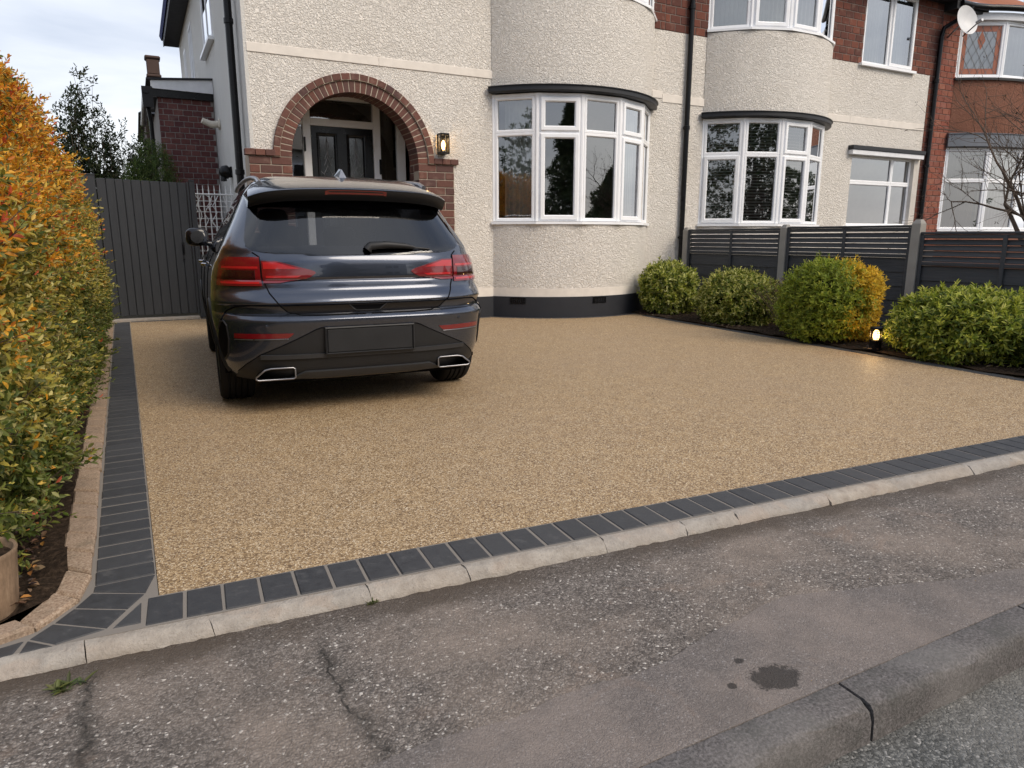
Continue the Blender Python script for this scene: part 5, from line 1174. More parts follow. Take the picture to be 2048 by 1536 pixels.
street_tree('street_tree', 'dark conifer across the street, mirrored in the second facet of the bay', (2.4, -9, 0), 1.7, 6.4, .3, DKG, 71, True)
street_tree('street_tree', 'tall leafy tree across the street, mirrored in the leftmost facet of the neighbouring bay', (-5.5, -9, 0), 3.2, 8.0, 1.4, DKG + [(.12, .08, .03)], 72)
street_tree('street_tree', 'round dark tree across the street, mirrored in the second facet of the neighbouring bay', (10.6, -9.6, 0), 2.4, 6.6, 1.0, DKG, 73)
street_tree('street_tree', 'low bushy conifer across the street, mirrored in the third facet of the bay', (19.5, -9, 0), 2.2, 4.2, .2, DKG, 74, True)
street_tree('street_tree', 'spreading tree far along the street, mirrored in the neighbouring bay', (29, -9, 0), 2.6, 5.0, .8, DKG, 75)
street_tree('street_tree', 'broad dark tree across the street beyond the hedge', (-16, -6, 0), 4.0, 8.0, 1.2, DKG, 77, False, 3400)
oh = empty('low_hedge', (4, -7.2, 0)); tag(oh, 'low clipped hedge across the street, mirrored in the car paint', 'hedge')
rng = np.random.default_rng(76); n = 5000; a = np.stack([rng.uniform(-14, 26, n), rng.uniform(-7.6, -6.8, n), rng.uniform(.0, 1.25, n)], 1)
B, D, U2, Ls, C = sprigs(a, rng.normal(0, 1, (n, 3)) + np.array([0, .6, .3]), 6, .1, .10, 0, 1.1, lambda a, f, q: pick(q, len(a), DKG, [1] * 4), rng); leaves('foliage', B, D, U2, Ls, Ls * .5, C, 'leaf', oh)
obj('shade_core', MB().box(-14, 26, -7.5, -6.9, 0, 1.15), 'interior_shade', oh)  # dark block filling the hedge, shade carried by its colour
# ------------------------------------------------------------------ the parked car
m = M('car_paint', (.030, .035, .050), .24, .5, .75); m.b.inputs['Coat Weight'].default_value = 1.0; m.b.inputs['Coat Roughness'].default_value = .03
fk = m.vor(m.opos(), 900, 'F1', 'Color'); sx_ = m.n('SeparateXYZ', Vector=fk); m.col(m.mix(m.math('MULTIPLY', sx_.outputs[0], .35), (.044, .053, .075), (.092, .105, .140))); MAT['car_paint'] = m.m
plain('car_black', (.014, .0145, .016), .52, .4); plain('gloss_black', (.008, .008, .010), .12, .5); plain('tyre', (.014, .014, .015), .85, .25)
plain('grille_grey', (.030, .031, .034), .45, .45)
plain('chrome', (.62, .62, .63), .14, .5, 1.0); plain('alloy', (.30, .30, .32), .3, .5, .9); plain('seat_fabric', (.022, .022, .024), .8, .2)
plain('seam', (.003, .003, .004), .8, .1)
for nm, c in (('lens_red', (.17, .005, .009)), ('lens_bright', (.46, .014, .017)), ('lens_dark', (.03, .003, .005)), ('lens_clear', (.16, .13, .13))):
    m = M(nm, c, .18, .5); m.b.inputs['Coat Weight'].default_value = 1.0; m.b.inputs['Coat Roughness'].default_value = .02
    w = m.n('TexWave', Vector=m.scale(m.opos(), (1, 1, 1)), Scale=36.0).outputs['Fac']; m.col(m.mix(m.math('MULTIPLY', w, .3), c, tuple(x * .45 for x in c))); MAT[nm] = m.m
def pchip(xk, yk):
    xk, yk = np.array(xk, float), np.array(yk, float); h = np.diff(xk); d = np.diff(yk) / h; g = np.zeros(len(xk)); g[0], g[-1] = d[0], d[-1]
    for i in range(1, len(xk) - 1):
        if d[i - 1] * d[i] > 0: w1, w2 = 2 * h[i] + h[i - 1], h[i] + 2 * h[i - 1]; g[i] = (w1 + w2) / (w1 / d[i - 1] + w2 / d[i])
    def f(x):
        x = np.clip(x, xk[0], xk[-1]); i = np.clip(np.searchsorted(xk, x) - 1, 0, len(h) - 1); t = (x - xk[i]) / h[i]
        return (1 + 2 * t) * (1 - t) ** 2 * yk[i] + t * (1 - t) ** 2 * h[i] * g[i] + t * t * (3 - 2 * t) * yk[i + 1] + t * t * (t - 1) * h[i] * g[i + 1]
    return f
KX = 1.085
zo_k = ([.19, .60, .69, .77, .98, 1.07, 1.40, 1.47, 1.60], [.20, .625, .69, .765, .98, 1.085, 1.44, 1.525, 1.67])
zo = pchip(*zo_k)
def zinv(z): return float(np.interp(z, zo_k[1], zo_k[0]))
rear_ = pchip([.19, .23, .30, .40, .55, .635, .645, .685, .692, .705, .757, .768, .78, .815, .86, .915, .925, .94, 1.0, 1.056, 1.063, 1.10, 1.2, 1.3, 1.4, 1.46, 1.52, 1.57, 1.595, 1.60],
              [.24, .12, .06, .035, .015, .004, .004, .030, .036, .060, .050, .030, .022, .042, .085, .098, .112, .106, .110, .124, .130, .160, .238, .312, .388, .44, .53, .74, 1.1, 1.35])
hw_ = pchip([.19, .23, .30, .40, .55, .64, .75, .86, .93, 1.0, 1.05, 1.09, 1.2, 1.3, 1.4, 1.46, 1.52, 1.56, 1.585, 1.60], [.78, .83, .868, .893, .910, .915, .915, .908, .900, .884, .860, .838, .785, .735, .685, .65, .600, .535, .44, .25])
front_ = pchip([.19, .30, .50, .70, .80, .88, .94, 1.0, 1.06, 1.1, 1.2, 1.3, 1.4, 1.46, 1.52, 1.57, 1.60], [4.05, 4.28, 4.36, 4.34, 4.27, 4.05, 3.72, 3.42, 3.20, 3.10, 2.87, 2.63, 2.36, 2.16, 1.90, 1.62, 1.45])
Dr_ = pchip([.19, .9, 1.06, 1.12, 1.5, 1.6], [.70, .68, .62, .50, .46, .10]); Nr_ = pchip([.19, .7, 1.0, 1.12, 1.6], [3.4, 3.2, 3.0, 3.0, 2.6]); Df_ = pchip([.19, .9, 1.1, 1.5, 1.6], [.95, .9, .75, .6, .1])
def S(q, z):
    """car surface: q 0..1 from the rear centre round the corner, 1..2 along the side, 2..3 round the front; z before scaling"""
    q = np.asarray(q, float); z = np.asarray(z, float); hw, rr, ff, D, N, Df = hw_(z), rear_(z), front_(z), Dr_(z), Nr_(z), Df_(z)
    u = 1 - (1 - np.clip(q, 0, 1)) ** 2; y1 = rr + D * (1 - np.maximum(0, 1 - u ** N) ** (1 / N)); x1 = hw * u
    s = np.clip(q - 1, 0, 1); a, b = rr + D, np.maximum(ff - Df, rr + D + .01); y2 = a + (b - a) * s; bow = 1 - .035 * (2 * s - 1) ** 2 * 0
    g = np.clip(q - 2, 0, 1) * math.pi / 2; n = 2.6; x3 = hw * np.cos(g) ** (2 / n); y3 = b + (ff - b) * np.sin(g) ** (2 / n)
    x = np.where(q <= 1, x1, np.where(q <= 2, hw * bow, x3)); y = np.where(q <= 1, y1, np.where(q <= 2, y2, y3))
    return np.stack([x * KX, y, zo(z)], -1)
def qx(x, z): return float(1 - math.sqrt(max(0, 1 - min(1, abs(x) / float(hw_(z))))))
def SN(q, z, e=2e-3):
    a = S(q + e, z) - S(np.maximum(q - e, 0), z); b = S(q, z + e) - S(q, z - e); n = np.cross(a, b); return nrm(n)
CAR_M = Matrix.Translation((1.375, 4.72, 0)) @ Matrix.Rotation(rad(-3.0), 4, 'Z')
car = bpy.data.objects.new('parked_car', None); car.empty_display_size = .1; link(car, None, CAR_M); tag(car, 'dark blue-grey five-door car parked nose to the house, seen from behind', 'car')
def cpart(name, mb, mat, smooth=None, par=None, fix=True): return obj(name, mb, mat, par or car, smooth, world=CAR_M, fix=fix)
# --- body shell
zk = np.unique(np.concatenate([np.linspace(.19, 1.60, 95), [.635, .645, .685, .692, .705, .757, .768, .78, .915, .925, .94], np.linspace(1.55, 1.60, 10)]))
qk = np.concatenate([np.linspace(0, 1, 44)[:-1], np.linspace(1, 2, 86)[:-1], np.linspace(2, 3, 30)])
full = np.concatenate([qk, -qk[::-1][1:-1]]); QQ, ZZ = np.meshgrid(np.abs(full), zk); pts = S(QQ, ZZ); pts[..., 0] *= np.where(full < 0, -1, 1)[None, :]
AX1, AX2, WZ, WR = .86, 3.42, .345, .40
nz_, nq_ = pts.shape[:2]; flat = pts.reshape(-1, 3); fs = []
def side_window_test(x, y, z):
    zz0 = zinv(z)
    if not (1.085 < zz0 < 1.475): return False
    lo = .66 + (zz0 - 1.08) * .55; hi = 3.02 - (zz0 - 1.08) * 2.2; return lo < y < hi and not (1.86 < y < 1.96) and abs(x) > (float(hw_(zz0)) - .03) * KX
def hole(c):
    x, y, z = c; zz0 = zinv(z)
    if (y - AX1) ** 2 + (z - WZ) ** 2 < WR ** 2 and abs(x) > .55: return True
    if (y - AX2) ** 2 + (z - WZ) ** 2 < WR ** 2 and abs(x) > .55: return True
    if 1.115 < zz0 < 1.395 and y < float(rear_(zz0)) + .17 and abs(x) < (.70 - (zz0 - 1.1) * .32) * KX: return True
    if 1.09 < zz0 < 1.49 and y > 1.9 and y > float(front_(zz0)) - .45 and abs(x) < (float(hw_(zz0)) - .10) * KX: return True
    return side_window_test(x, y, z)
for i in range(nz_ - 1):
    for j in range(nq_):
        k = (j + 1) % nq_; c = (pts[i, j] + pts[i, k] + pts[i + 1, j] + pts[i + 1, k]) / 4
        if not hole(c): fs.append((i * nq_ + j, i * nq_ + k, (i + 1) * nq_ + k, (i + 1) * nq_ + j))
fs.append(tuple(range((nz_ - 1) * nq_, nz_ * nq_)))
shell = MB(); shell.v = [tuple(v) for v in flat]; shell.f = fs
cpart('body', shell, 'car_paint', 32)
cpart('underbody', MB().box(-.62, .62, .30, 4.1, .20, .24).box(-.85, .85, 1.32, 2.95, .20, .26).box(-.72, .72, .16, .5, .22, .26).box(-.55, .55, .4, .45, .24, .5), 'seam')
# --- surface panels
def panel(name, zs, ql, qr, mat, off=.003, cols=14, side=1, depth=.012, par=None, sm=35):
    """a panel lying on the body: for each z row the body coordinate q runs from ql(z) to qr(z)"""
    zs = np.array(zs); Q = np.stack([np.linspace(ql(z), qr(z), cols) for z in zs]); Zg = np.repeat(zs[:, None], cols, 1)
    sg = np.where(Q < 0, -1.0, 1.0); P_ = S(np.abs(Q), Zg); N_ = SN(np.abs(Q) + 1e-4, Zg); P_[..., 0] *= sg; N_[..., 0] *= sg
    ctr = np.array([0, 2.2, .9]); flip = np.sign(((P_ - ctr) * N_).sum(-1, keepdims=True)); N_ = N_ * flip
    top = P_ + N_ * off; bot = P_ - N_ * depth; 
    if side < 0: top[..., 0] *= -1; bot[..., 0] *= -1
    r, c = top.shape[:2]; vs = list(map(tuple, top.reshape(-1, 3))) + list(map(tuple, bot.reshape(-1, 3))); F = []; o = r * c
    for i in range(r - 1):
        for j in range(c - 1): F.append((i * c + j, i * c + j + 1, (i + 1) * c + j + 1, (i + 1) * c + j))
    ring = [j for j in range(c)] + [i * c + c - 1 for i in range(1, r)] + [(r - 1) * c + j for j in range(c - 2, -1, -1)] + [i * c for i in range(r - 2, 0, -1)]
    for a, b in zip(ring, ring[1:] + ring[:1]): F.append((a, b, o + b, o + a))
    return cpart(name, MB().add(vs, F), mat, sm, par)
def pl(zx): 
    zx = sorted(zx); return lambda z: float(np.interp(z, [a for a, _ in zx], [b for _, b in zx]))
def line(name, pts, mat='seam', r=.0035, side=1, off=.0, par=None):
    """a seam drawn along body coordinates [(x, z)] on the rear, or [(q, z)] when tuple has a third item"""
    out = []
    for k in range(len(pts) - 1):
        for t in np.linspace(0, 1, 9)[:-1 if k < len(pts) - 2 else None]:
            a, b = pts[k], pts[k + 1]
            if len(a) == 3: q = a[0] + (b[0] - a[0]) * t; z = a[1] + (b[1] - a[1]) * t; sgn = 1
            else: x = a[0] + (b[0] - a[0]) * t; z = a[1] + (b[1] - a[1]) * t; q = qx(x, z); sgn = -1 if x < 0 else 1
            p = S(q, z); n = SN(np.array(max(q, 1e-3)), np.array(z)); n = n * np.sign(((p - np.array([0, 2.2, .9])) * n).sum()); p = p + n * off; out.append((p[0] * sgn * side, p[1], p[2]))
    return cpart(name, MB().tube(out, r, 6), mat, 60, par)
XQ = lambda zx: (lambda z: qx(np.interp(z, [a for a, _ in sorted(zx)], [b for _, b in sorted(zx)]), z))
def XN(zx):
    f = XQ(zx); return lambda z: -f(z)
# rear window: black-bordered tinted glass with rounded lower corners
gx = [(1.065, .30), (1.068, .40), (1.075, .52), (1.085, .61), (1.10, .665), (1.12, .69), (1.16, .695), (1.25, .675), (1.33, .655), (1.42, .632)]
zs = np.linspace(1.066, 1.42, 22)
rw = panel('rear_window', zs, XN(gx), XQ(gx), 'car_glass', .004, 44, 1, .0, sm=40)
def border(name, f, z0, z1, w, mat, par):
    """band round the inside of the glass"""
    fo = lambda z: np.interp(z, [a for a, _ in sorted(f)], [b for _, b in sorted(f)])
    for nm, za, zb, la, lb in (('b', z0, z0 + .05, lambda z: -fo(z), lambda z: fo(z)), ('t', z1 - .05, z1, lambda z: -fo(z), lambda z: fo(z))):
        panel(name, np.linspace(za, zb, 6), (lambda z, la=la: -qx(la(z), z)), (lambda z, lb=lb: qx(lb(z), z)), mat, .002, 40, 1, .004, par)
    for sd in (1, -1): panel(name, np.linspace(z0 + .05, z1 - .05, 12), (lambda z: qx(fo(z) - w, z)), (lambda z: qx(fo(z), z)), mat, .002, 6, sd, .004, par)
border('glass_border', gx, 1.066, 1.42, .055, 'gloss_black', rw)
# tail lamps in two halves either side of the hatch gap
LI = [(.878, .74), (.888, .66), (.905, .52), (.925, .40), (.945, .335), (.965, .305), (.980, .315), (1.0, .39), (1.03, .51), (1.055, .615), (1.07, .69), (1.078, .76)]
for sd in (-1, 1):
    zz0 = np.linspace(.888, 1.056, 16)
    li = XQ(LI); cut = lambda z: qx(.625 - .06 * max(0, .95 - z), z); outq = lambda z: qx(.955 * float(hw_(z)) - .6 * max(0, z - 1.03), z)
    tl = empty('tail_lamp', (0, 0, 0), parent=car); WORLD[tl.name] = CAR_M.copy(); tl.matrix_basis = CAR_M
    panel('lamp_lens', zz0, cut, outq, 'lens_red', .010, 14, sd, .012, tl)
    z2 = np.linspace(.905, 1.036, 14); panel('hatch_lens', z2, lambda z: min(li(z), cut(z) - .012), lambda z: cut(z) - .011, 'lens_red', .010, 18, sd, .012, tl)
    panel('lamp_core', np.linspace(.925, .985, 8), lambda z: cut(z) + .03, lambda z: outq(z) - .06, 'lens_dark', .0125, 10, sd, .002, tl)
    panel('light_guide', np.linspace(.992, 1.028, 6), lambda z: min(li(z) + .03, cut(z) - .03), lambda z: cut(z) - .02, 'lens_bright', .0125, 14, sd, .002, tl)
    panel('light_guide', np.linspace(.994, 1.006, 4), lambda z: cut(z) + .012, lambda z: outq(z) - .04, 'lens_bright', .0125, 12, sd, .002, tl)
    panel('light_guide', np.linspace(.900, .912, 4), lambda z: cut(z) + .012, lambda z: outq(z) - .05, 'lens_bright', .0125, 12, sd, .002, tl)
    panel('light_guide', np.linspace(.940, .952, 4), lambda z: li(z) + .05, lambda z: cut(z) - .03, 'lens_bright', .0125, 12, sd, .002, tl)
    panel('reverse_lamp', np.linspace(.918, .934, 4), lambda z: li(z) + .02, lambda z: li(z) + .14, 'lens_clear', .0125, 10, sd, .002, tl)
    # rear reflectors, corner vents
    rl = [(.505, .50), (.52, .475), (.545, .455)]
    panel('reflector', np.linspace(.508, .542, 5), XQ([(a, b + .01) for a, b in rl]), lambda z: qx(.80, z), 'lens_red', .006, 16, sd, .01)
    line('reflector_trim', [(.50, .503), (.80, .500)], 'alloy', .0028, sd, .004)
    panel('corner_vent', np.linspace(.36, .63, 14), lambda z: qx(.855 - .020 * math.sin((z - .36) / .27 * math.pi), z), lambda z: qx(.862 + .024 * math.sin((z - .36) / .27 * math.pi), z), 'seam', .003, 8, sd, .006)
    line('vent_trim', [(.858, .35), (.838, .40), (.832, .50), (.84, .60), (.856, .64), (.872, .63), (.884, .56)], 'car_black', .006, sd, .002)
    # hatch outline and bumper seam
    line('hatch_seam', [(.66, 1.085), (.626, 1.06), (.622, .95), (.605, .90), (.585, .84), (.535, .76), (.49, .715), (.42, .692), (.30, .686), (.02, .685)], 'seam', .0045, sd, .001)
    line('bumper_seam', [(.545, .762), (.70, .764), (.78, .755), (.83, .725), (.855, .68), (.868, .645)], 'seam', .005, sd, .001)
    line('bumper_crease', [(.45, .64), (.80, .638)], 'car_paint', .003, sd, .0)
    # lower black bumper insert and its ridges
    for (x0_, z0_) in ((.26, .575), (.62, .60)): cpart('parking_sensor', MB().lathe([(0, -.004), (.010, -.003), (.012, .004)], tuple(S(qx(x0_, z0_), z0_) * np.array([sd, 1, 1])), 14, 'Y'), 'car_paint')
dxl = [(.235, .80), (.29, .79), (.34, .745), (.40, .665), (.45, .555), (.50, .45), (.535, .385), (.565, .335), (.577, .305)]
panel('bumper_insert', np.linspace(.235, .578, 26), XN(dxl), XQ(dxl), 'car_black', .004, 46, 1, .01)
for sd in (-1, 1): line('insert_shadow_line', [(x, z) for z, x in dxl[1:]] + [(.02, .580)], 'seam', .003, sd, .004)  # black tube painted in as the shadow line along the insert edge
rdg = [(.385, .60), (.40, .63), (.415, .58)]
panel('insert_ridge', np.linspace(.375, .40, 5), lambda z: -qx(.66, z), lambda z: qx(.66, z), 'grille_grey', .020, 40, 1, .02)
panel('insert_ridge', np.linspace(.252, .292, 5), XN([(.25, .50), (.295, .40)]), XQ([(.25, .50), (.295, .40)]), 'grille_grey', .022, 30, 1, .02)
panel('hatch_lower', np.linspace(.700, .756, 8), XN([(.70, .45), (.73, .50), (.756, .53)]), XQ([(.70, .45), (.73, .50), (.756, .53)]), 'gloss_black', .002, 36, 1, .006)
panel('hatch_handle', np.linspace(.716, .752, 6), XN([(.716, .075), (.752, .115)]), XQ([(.716, .075), (.752, .115)]), 'seam', .004, 12, 1, .004)
line('handle_trim', [(-.118, .756), (-.075, .712), (.075, .712), (.118, .756)], 'grille_grey', .004, 1, .003)
# number plate without characters: recess frame and blank plate
yp = float(rear_(.47)) - .014
plt = cpart('number_plate', MB().cbox(-.30, .30, yp - .012, yp + .02, .43, .595, .008), 'car_black'); cpart('plate_frame', MB().rectloft(-.312, .312, .418, .607, [(0, 0), (0, .012), (.008, .016), (.014, .008), (.014, 0)], lambda u, v, w: (u, yp - w, v)), 'car_black', None, plt)
# exhaust trims
for sd in (-1, 1):
    y0e = .075
    outl = [(.475, .268), (.475, .328), (.488, .336), (.62, .336), (.655, .328), (.71, .282), (.71, .268), (.695, .260), (.488, .260)]
    pts_ = [(sd * x * KX * .99, y0e + .02 * (x - .47) / .25, z) for x, z in outl]
    ex_ = cpart('exhaust_trim', MB().tube(pts_ + [pts_[0], pts_[1]], .0062, 8), 'alloy', 60)
    vv = [(x, y + .004, z) for x, y, z in pts_] + [(x * .98, y + .12, z) for x, y, z in pts_]; n9 = len(pts_)
    cpart('exhaust_bore', MB().add(vv, [tuple(range(n9, 2 * n9))] + [(i, (i + 1) % n9, n9 + (i + 1) % n9, n9 + i) for i in range(n9)]), 'seam', None, ex_)
# spoiler with high-level brake lamp
ns_ = 41; prof = [(.80, 1.585), (.60, 1.556), (.40, 1.512), (.275, 1.482), (.255, 1.473), (.262, 1.459), (.288, 1.436), (.335, 1.416), (.44, 1.42), (.62, 1.50)]; vs = []; F = []
for i in range(ns_):
    u = -1 + 2 * i / (ns_ - 1); au = abs(u)
    for (y, z) in prof:
        wid = .65 if z < 1.5 else .65 - (z - 1.5) * .9
        dropz = .022 * au ** 2 + .025 * au ** 8; vs.append((u * wid * KX, y + .10 * au ** 2.5 + (.06 * au ** 10), float(zo(z - dropz))))
k9 = len(prof)
for i in range(ns_ - 1):
    for j in range(k9): F.append((i * k9 + j, i * k9 + (j + 1) % k9, (i + 1) * k9 + (j + 1) % k9, (i + 1) * k9 + j))
F += [tuple(range(k9)), tuple((ns_ - 1) * k9 + j for j in range(k9))[::-1]]
sp = cpart('spoiler', MB().add(vs, F), 'car_paint', 30)
vs = []; F = []
for i in range(ns_):
    u = -1 + 2 * i / (ns_ - 1); au = abs(u)
    for (y, z) in ((.2545, 1.471), (.2605, 1.458), (.286, 1.434), (.335, 1.414)): vs.append((u * .645 * KX, y - .0035 + .10 * au ** 2.5 + .06 * au ** 10, float(zo(z - .022 * au ** 2 - .025 * au ** 8)) - .001))
for i in range(ns_ - 1):
    for j in range(3): F.append((i * 4 + j, i * 4 + j + 1, i * 4 + 4 + j + 1, i * 4 + 4 + j))
cpart('spoiler_underside', MB().add(vs, F), 'car_black', 30, sp, False)
bl = MB(); nb = 17; vs = []; F = []
for i in range(nb):
    u = (-1 + 2 * i / (nb - 1)) * .30; au = abs(u)
    for (y, z) in ((.2515, 1.466), (.268, 1.444)): vs.append((u * .66 * KX, y + .10 * au ** 2.5, float(zo(z - .022 * au ** 2 - (.004 if i in (0, nb - 1) else 0)))))
for i in range(nb - 1): F.append((i * 2, i * 2 + 1, i * 2 + 3, i * 2 + 2))
cpart('brake_lamp', MB().add(vs, F), 'lens_red', 30, sp, False)
# wiper
def rs(x, z, off): p = S(qx(x, z), z); n = np.array([0, -.83, .55]); p = p + n * off; return (p[0] * (1 if x > 0 else -1), p[1], p[2])
cpart('wiper', MB().tube([rs(.03, 1.092, .012), rs(.05, 1.108, .03), rs(.16, 1.112, .034), rs(.28, 1.106, .03), rs(.345, 1.100, .022)], [.034, .030, .026, .020, .012], 10).tube([rs(.33, 1.100, .022), rs(.455, 1.093, .014)], [.007, .006], 8), 'car_black', 40)
# roof rails, aerial
for sd in (-1, 1):
    p = []
    for t in np.linspace(0, 1, 17):
        y = .62 + 2.0 * t; z = 1.560 + .034 * math.sin(math.pi * t) ** .4 + .01 - .05 * (1 - t) ** 4; p.append((sd * .575 * KX * (1 - .03 * (1 - t)), y, float(zo(min(z, 1.6))) + max(0, z - 1.6) - .005))
    cpart('roof_rail', MB().tube(p, .017, 10), 'alloy', 60)
fin = MB().add([(-.03, .70, 1.632), (.03, .70, 1.632), (.03, .92, 1.655), (-.03, .92, 1.655), (-.004, .735, 1.70), (.004, .735, 1.70), (.006, .80, 1.71), (-.006, .80, 1.71)], [(0, 1, 5, 4), (1, 2, 6, 5), (2, 3, 7, 6), (3, 0, 4, 7), (4, 5, 6, 7), (3, 2, 1, 0)])
cpart('aerial_fin', fin, 'car_paint')
# side glass, pillars, seams, handles, mirrors
for sd in (-1, 1):
    def side_panel(name, y0f, y1f, z0, z1, mat, off, par=None):
        zs = np.linspace(z0, z1, 12); vs = []; c = 14; F = []
        for z in zs:
            for t in np.linspace(0, 1, c): y = y0f(z) + (y1f(z) - y0f(z)) * t; b = float(front_(z) - Df_(z)); a = float(rear_(z) + Dr_(z)); q = 1 + (y - a) / max(b - a, .05); 
            for t in np.linspace(0, 1, c):
                y = y0f(z) + (y1f(z) - y0f(z)) * t; a = float(rear_(z) + Dr_(z)); b = float(front_(z) - Df_(z)); x = float(hw_(z))
                if y < a: uu = 1 - (a - y) / float(Dr_(z)); N = float(Nr_(z)); x = x * max(0, 1 - (1 - uu) ** N) ** (1 / N)
                if y > b: g = min(1, (y - b) / max(.05, float(front_(z)) - b)); x = x * max(0, 1 - g ** 2.6) ** (1 / 2.6)
                vs.append((sd * (x * KX + off), y, float(zo(z)) + off * .4))
        for i in range(len(zs) - 1):
            for j in range(c - 1): F.append((i * c + j, i * c + j + 1, (i + 1) * c + j + 1, (i + 1) * c + j))
        return cpart(name, MB().add(vs, F), mat, 40, par, False)
    lo = lambda z: .62 + (z - 1.08) * .52; hi = lambda z: 3.06 - (z - 1.08) * 2.2
    side_panel('side_window', lo, lambda z: 1.86, 1.075, 1.485, 'car_glass', .004); side_panel('side_window', lambda z: 1.96, hi, 1.075, 1.485, 'car_glass', .004)
    side_panel('door_pillar', lambda z: 1.855, lambda z: 1.965, 1.07, 1.49, 'gloss_black', .005)
    for yy in (1.18, 2.1, 3.05): 
        p = [];
        for z in np.linspace(.32, 1.07, 14): p.append((sd * (float(hw_(z)) * KX + .0005), yy + (.0 if yy > 1.5 else .22 * max(0, .75 - z) * 1.1), float(zo(z))))
        cpart('door_seam', MB().tube(p, .004, 5), 'seam')
    for yy in (1.50, 2.42): cpart('door_handle', MB().tube([(sd * (.895 * KX + .004), yy - .09, .985), (sd * (.895 * KX + .032), yy - .06, .988), (sd * (.895 * KX + .032), yy + .06, .988), (sd * (.895 * KX + .004), yy + .09, .985)], .013, 8), 'chrome', 60)
    vs = []; F = []; nu, nv = 20, 12
    for j in range(nv + 1):
        ph = math.pi * j / nv
        for i in range(nu):
            th = 2 * math.pi * i / nu; e = .62; sp = lambda v: math.copysign(abs(v) ** e, v)
            vs.append((sd * (1.0 + .105 * sp(math.sin(ph)) * sp(math.cos(th))), 2.93 + .075 * sp(math.sin(ph)) * sp(math.sin(th)) + .02 * abs(math.sin(ph)), 1.205 + .088 * sp(math.cos(ph))))
    for j in range(nv):
        for i in range(nu): F.append((j * nu + i, j * nu + (i + 1) % nu, (j + 1) * nu + (i + 1) % nu, (j + 1) * nu + i))
    mr = cpart('door_mirror', MB().add(vs, F).tube([(sd * .86, 2.95, 1.14), (sd * .95, 2.94, 1.145)], .025, 8), 'gloss_black', 50)
    cpart('mirror_glass', MB().lathe([(0, 0), (.06, 0), (.066, .004)], (sd * 1.0, 2.853, 1.205), 20, 'Y'), 'gloss_black', None, mr)
    # arches and wheels
    for yc in (AX1, AX2):
        p = []
        for t in np.linspace(-.15, math.pi + .15, 30):
            y, z = yc + (WR + .006) * math.cos(t), WZ + (WR + .006) * math.sin(t); z = max(z, .215); a = float(rear_(zinv(z)) + Dr_(zinv(z))); x = float(hw_(zinv(z)))
            if y < a: uu = 1 - (a - y) / float(Dr_(zinv(z))); N = float(Nr_(zinv(z))); x = x * max(0, 1 - (1 - max(0, uu)) ** N) ** (1 / N)
            bb = float(front_(zinv(z)) - Df_(zinv(z)))
            if y > bb: g = min(1, (y - bb) / (float(front_(zinv(z))) - bb)); x = x * max(0, 1 - g ** 2.6) ** (1 / 2.6)
            p.append((sd * (x * KX - .008), y, z))
        cpart('wheel_arch', MB().tube(p, .019, 8), 'car_black', 60)
        lin = MB(); vs = []; F = []
        for i, t in enumerate(np.linspace(-.2, math.pi + .2, 20)):
            for x in (.55, .98): vs.append((sd * min(x, .985), yc + (WR + .008) * math.cos(t), WZ + (WR + .008) * math.sin(t)))
        for i in range(19): F.append((2 * i, 2 * i + 1, 2 * i + 3, 2 * i + 2))
        n0 = len(vs); vs += [(sd * .55, yc + (WR + .008) * math.cos(t), WZ + (WR + .008) * math.sin(t)) for t in np.linspace(-.2, math.pi + .2, 20)]; F.append(tuple(range(n0, n0 + 20)))
        vs = [(v[0] * (.955 if abs(v[0]) > .9 else 1), v[1], v[2]) for v in vs]
        cpart('arch_liner', lin.add(vs, F), 'seam', None, None, False)
        wh = empty('wheel', (0, 0, 0), parent=car); WORLD[wh.name] = CAR_M.copy(); wh.matrix_basis = CAR_M
        xo = .965; xi = .735; rt = .345
        pr = [(.235, xi + .01), (.25, xi), (.315, xi - .004), (.335, xi + .008), (rt - .002, xi + .025)]
        for gx_ in (.055, .095, .135, .175): pr += [(rt, xi + gx_ - .008), (rt - .012, xi + gx_ - .005), (rt - .012, xi + gx_ + .005), (rt, xi + gx_ + .008)]
        pr += [(rt - .002, xo - .025), (.335, xo - .008), (.315, xo + .004), (.25, xo), (.235, xo - .01)]
        cpart('tyre', MB().lathe([(r_, sd * h_) for r_, h_ in pr], (0, yc, WZ), 64, 'X'), 'tyre', 40, wh)
        rim = MB().lathe([(r_, sd * h_) for r_, h_ in [(.236, xi + .01), (.236, xo - .012), (.228, xo - .006), (.215, xo - .014), (.205, xo - .05), (.205, xi + .02)]], (0, yc, WZ), 48, 'X').lathe([(r_, sd * h_) for r_, h_ in [(0, xo - .02), (.03, xo - .02), (.055, xo - .03), (.06, xo - .08), (0, xo - .08)]], (0, yc, WZ), 24, 'X')
        cpart('rim', rim, 'alloy', 40, wh)
        for k in range(5):
            t0 = 2 * math.pi * k / 5 + .3; 
            for dt in (-.16, .16):
                t = t0 + dt; c_, s_ = math.cos(t), math.sin(t); w_ = .016; vs = []
                for r_, x_ in ((.045, xo - .03), (.215, xo - .016)):
                    for e in (-w_, w_):
                        for d_ in (0, -.03): vs.append((sd * (x_ + d_), yc + r_ * c_ - e * s_, WZ + r_ * s_ + e * c_))
                cpart('spoke', MB().add(vs, [(0, 2, 6, 4), (1, 5, 7, 3), (0, 4, 5, 1), (2, 3, 7, 6), (0, 1, 3, 2), (4, 6, 7, 5)]), 'alloy', None, wh)
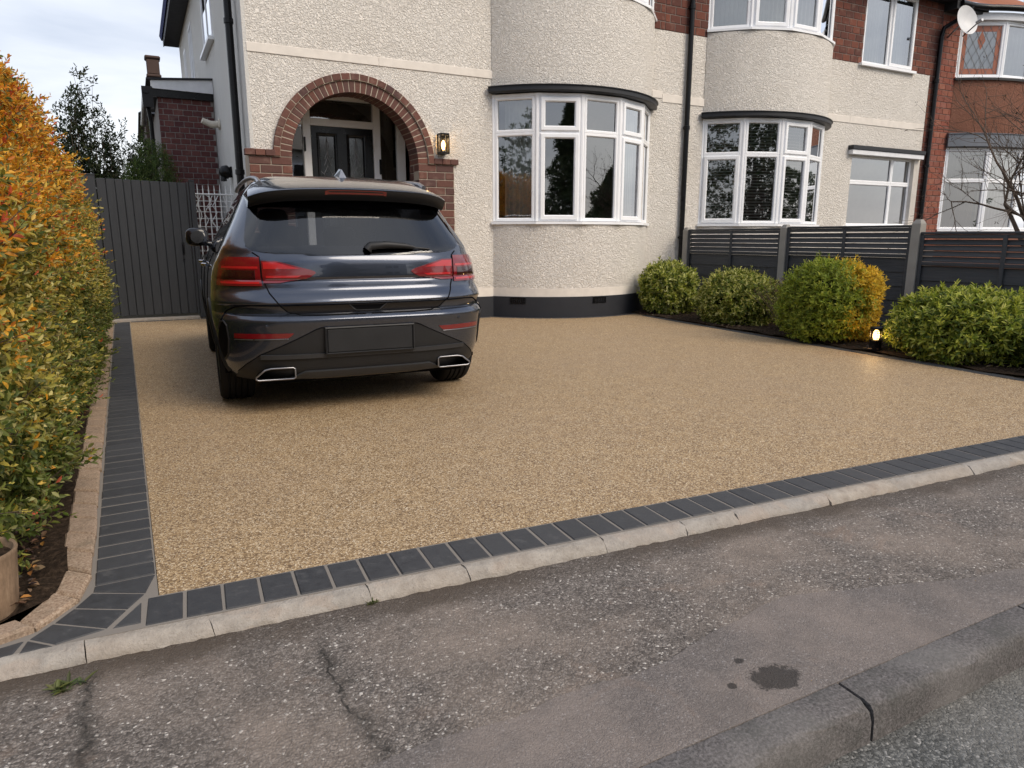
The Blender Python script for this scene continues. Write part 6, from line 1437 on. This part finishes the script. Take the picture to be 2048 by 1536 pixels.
        cpart('brake_disc', MB().lathe([(.0, sd * (xo - .10)), (.16, sd * (xo - .10)), (.16, sd * (xo - .12)), (0, sd * (xo - .12))], (0, yc, WZ), 32, 'X'), 'metal_grey', None, wh)
# windscreen and cabin
vs = []; F = []; zs = np.linspace(1.075, 1.50, 14)
for z in zs:
    for x in np.linspace(-1, 1, 21) * (float(hw_(z)) - .075):
        b = float(front_(z) - Df_(z)); g = abs(x) / float(hw_(z)); y = b + (float(front_(z)) - b) * max(0, 1 - g ** 2.6) ** (1 / 2.6); vs.append((x * KX, y + .004, float(zo(z))))
for i in range(13):
    for j in range(20): F.append((i * 21 + j, i * 21 + j + 1, (i + 1) * 21 + j + 1, (i + 1) * 21 + j))
glass('windscreen_glass', (.72, .76, .75), 1.5); cpart('windscreen', MB().add(vs, F), 'windscreen_glass', 40, None, False)
def cushion(name, x0, x1, y0, y1, z0, z1, tilt=0.0, c=.05):
    b = MB().cbox(x0, x1, y0, y1, z0, z1, c); b.v = [(x, y + (z - z0) * -tilt, z) for x, y, z in b.v]; me = b.mesh(name)
    bm = bmesh.new(); bm.from_mesh(me); bmesh.ops.bevel(bm, geom=bm.edges[:], offset=c * .35, segments=2, affect='EDGES'); bm.to_mesh(me); bm.free(); smooth_by(me, 60); cpart(name, me, 'seat_fabric')
cushion('rear_bench', -.68, .68, 1.05, 1.25, .55, 1.13, .18); 
for x in (-.42, 0.0, .42): cushion('head_restraint', x - .13, x + .13, .90, 1.0, 1.10, 1.29, .1, .04)
for x in (-.38, .38): cushion('front_seat', x - .25, x + .25, 2.05, 2.22, .5, 1.24, .15); cushion('head_restraint', x - .13, x + .13, 1.93, 2.03, 1.22, 1.45, .1, .04)
cushion('dashboard', -.75, .75, 2.95, 3.3, .75, 1.12, 0, .06); cpart('interior_mirror', MB().cbox(-.12, .12, 2.34, 2.37, 1.44, 1.51, .01), 'seam'); cpart('floor_pan', MB().box(-.8, .8, .4, 3.5, .30, .34), 'seat_fabric')
cushion('parcel_shelf', -.66, .66, .42, 1.02, 1.02, 1.06, 0, .01)
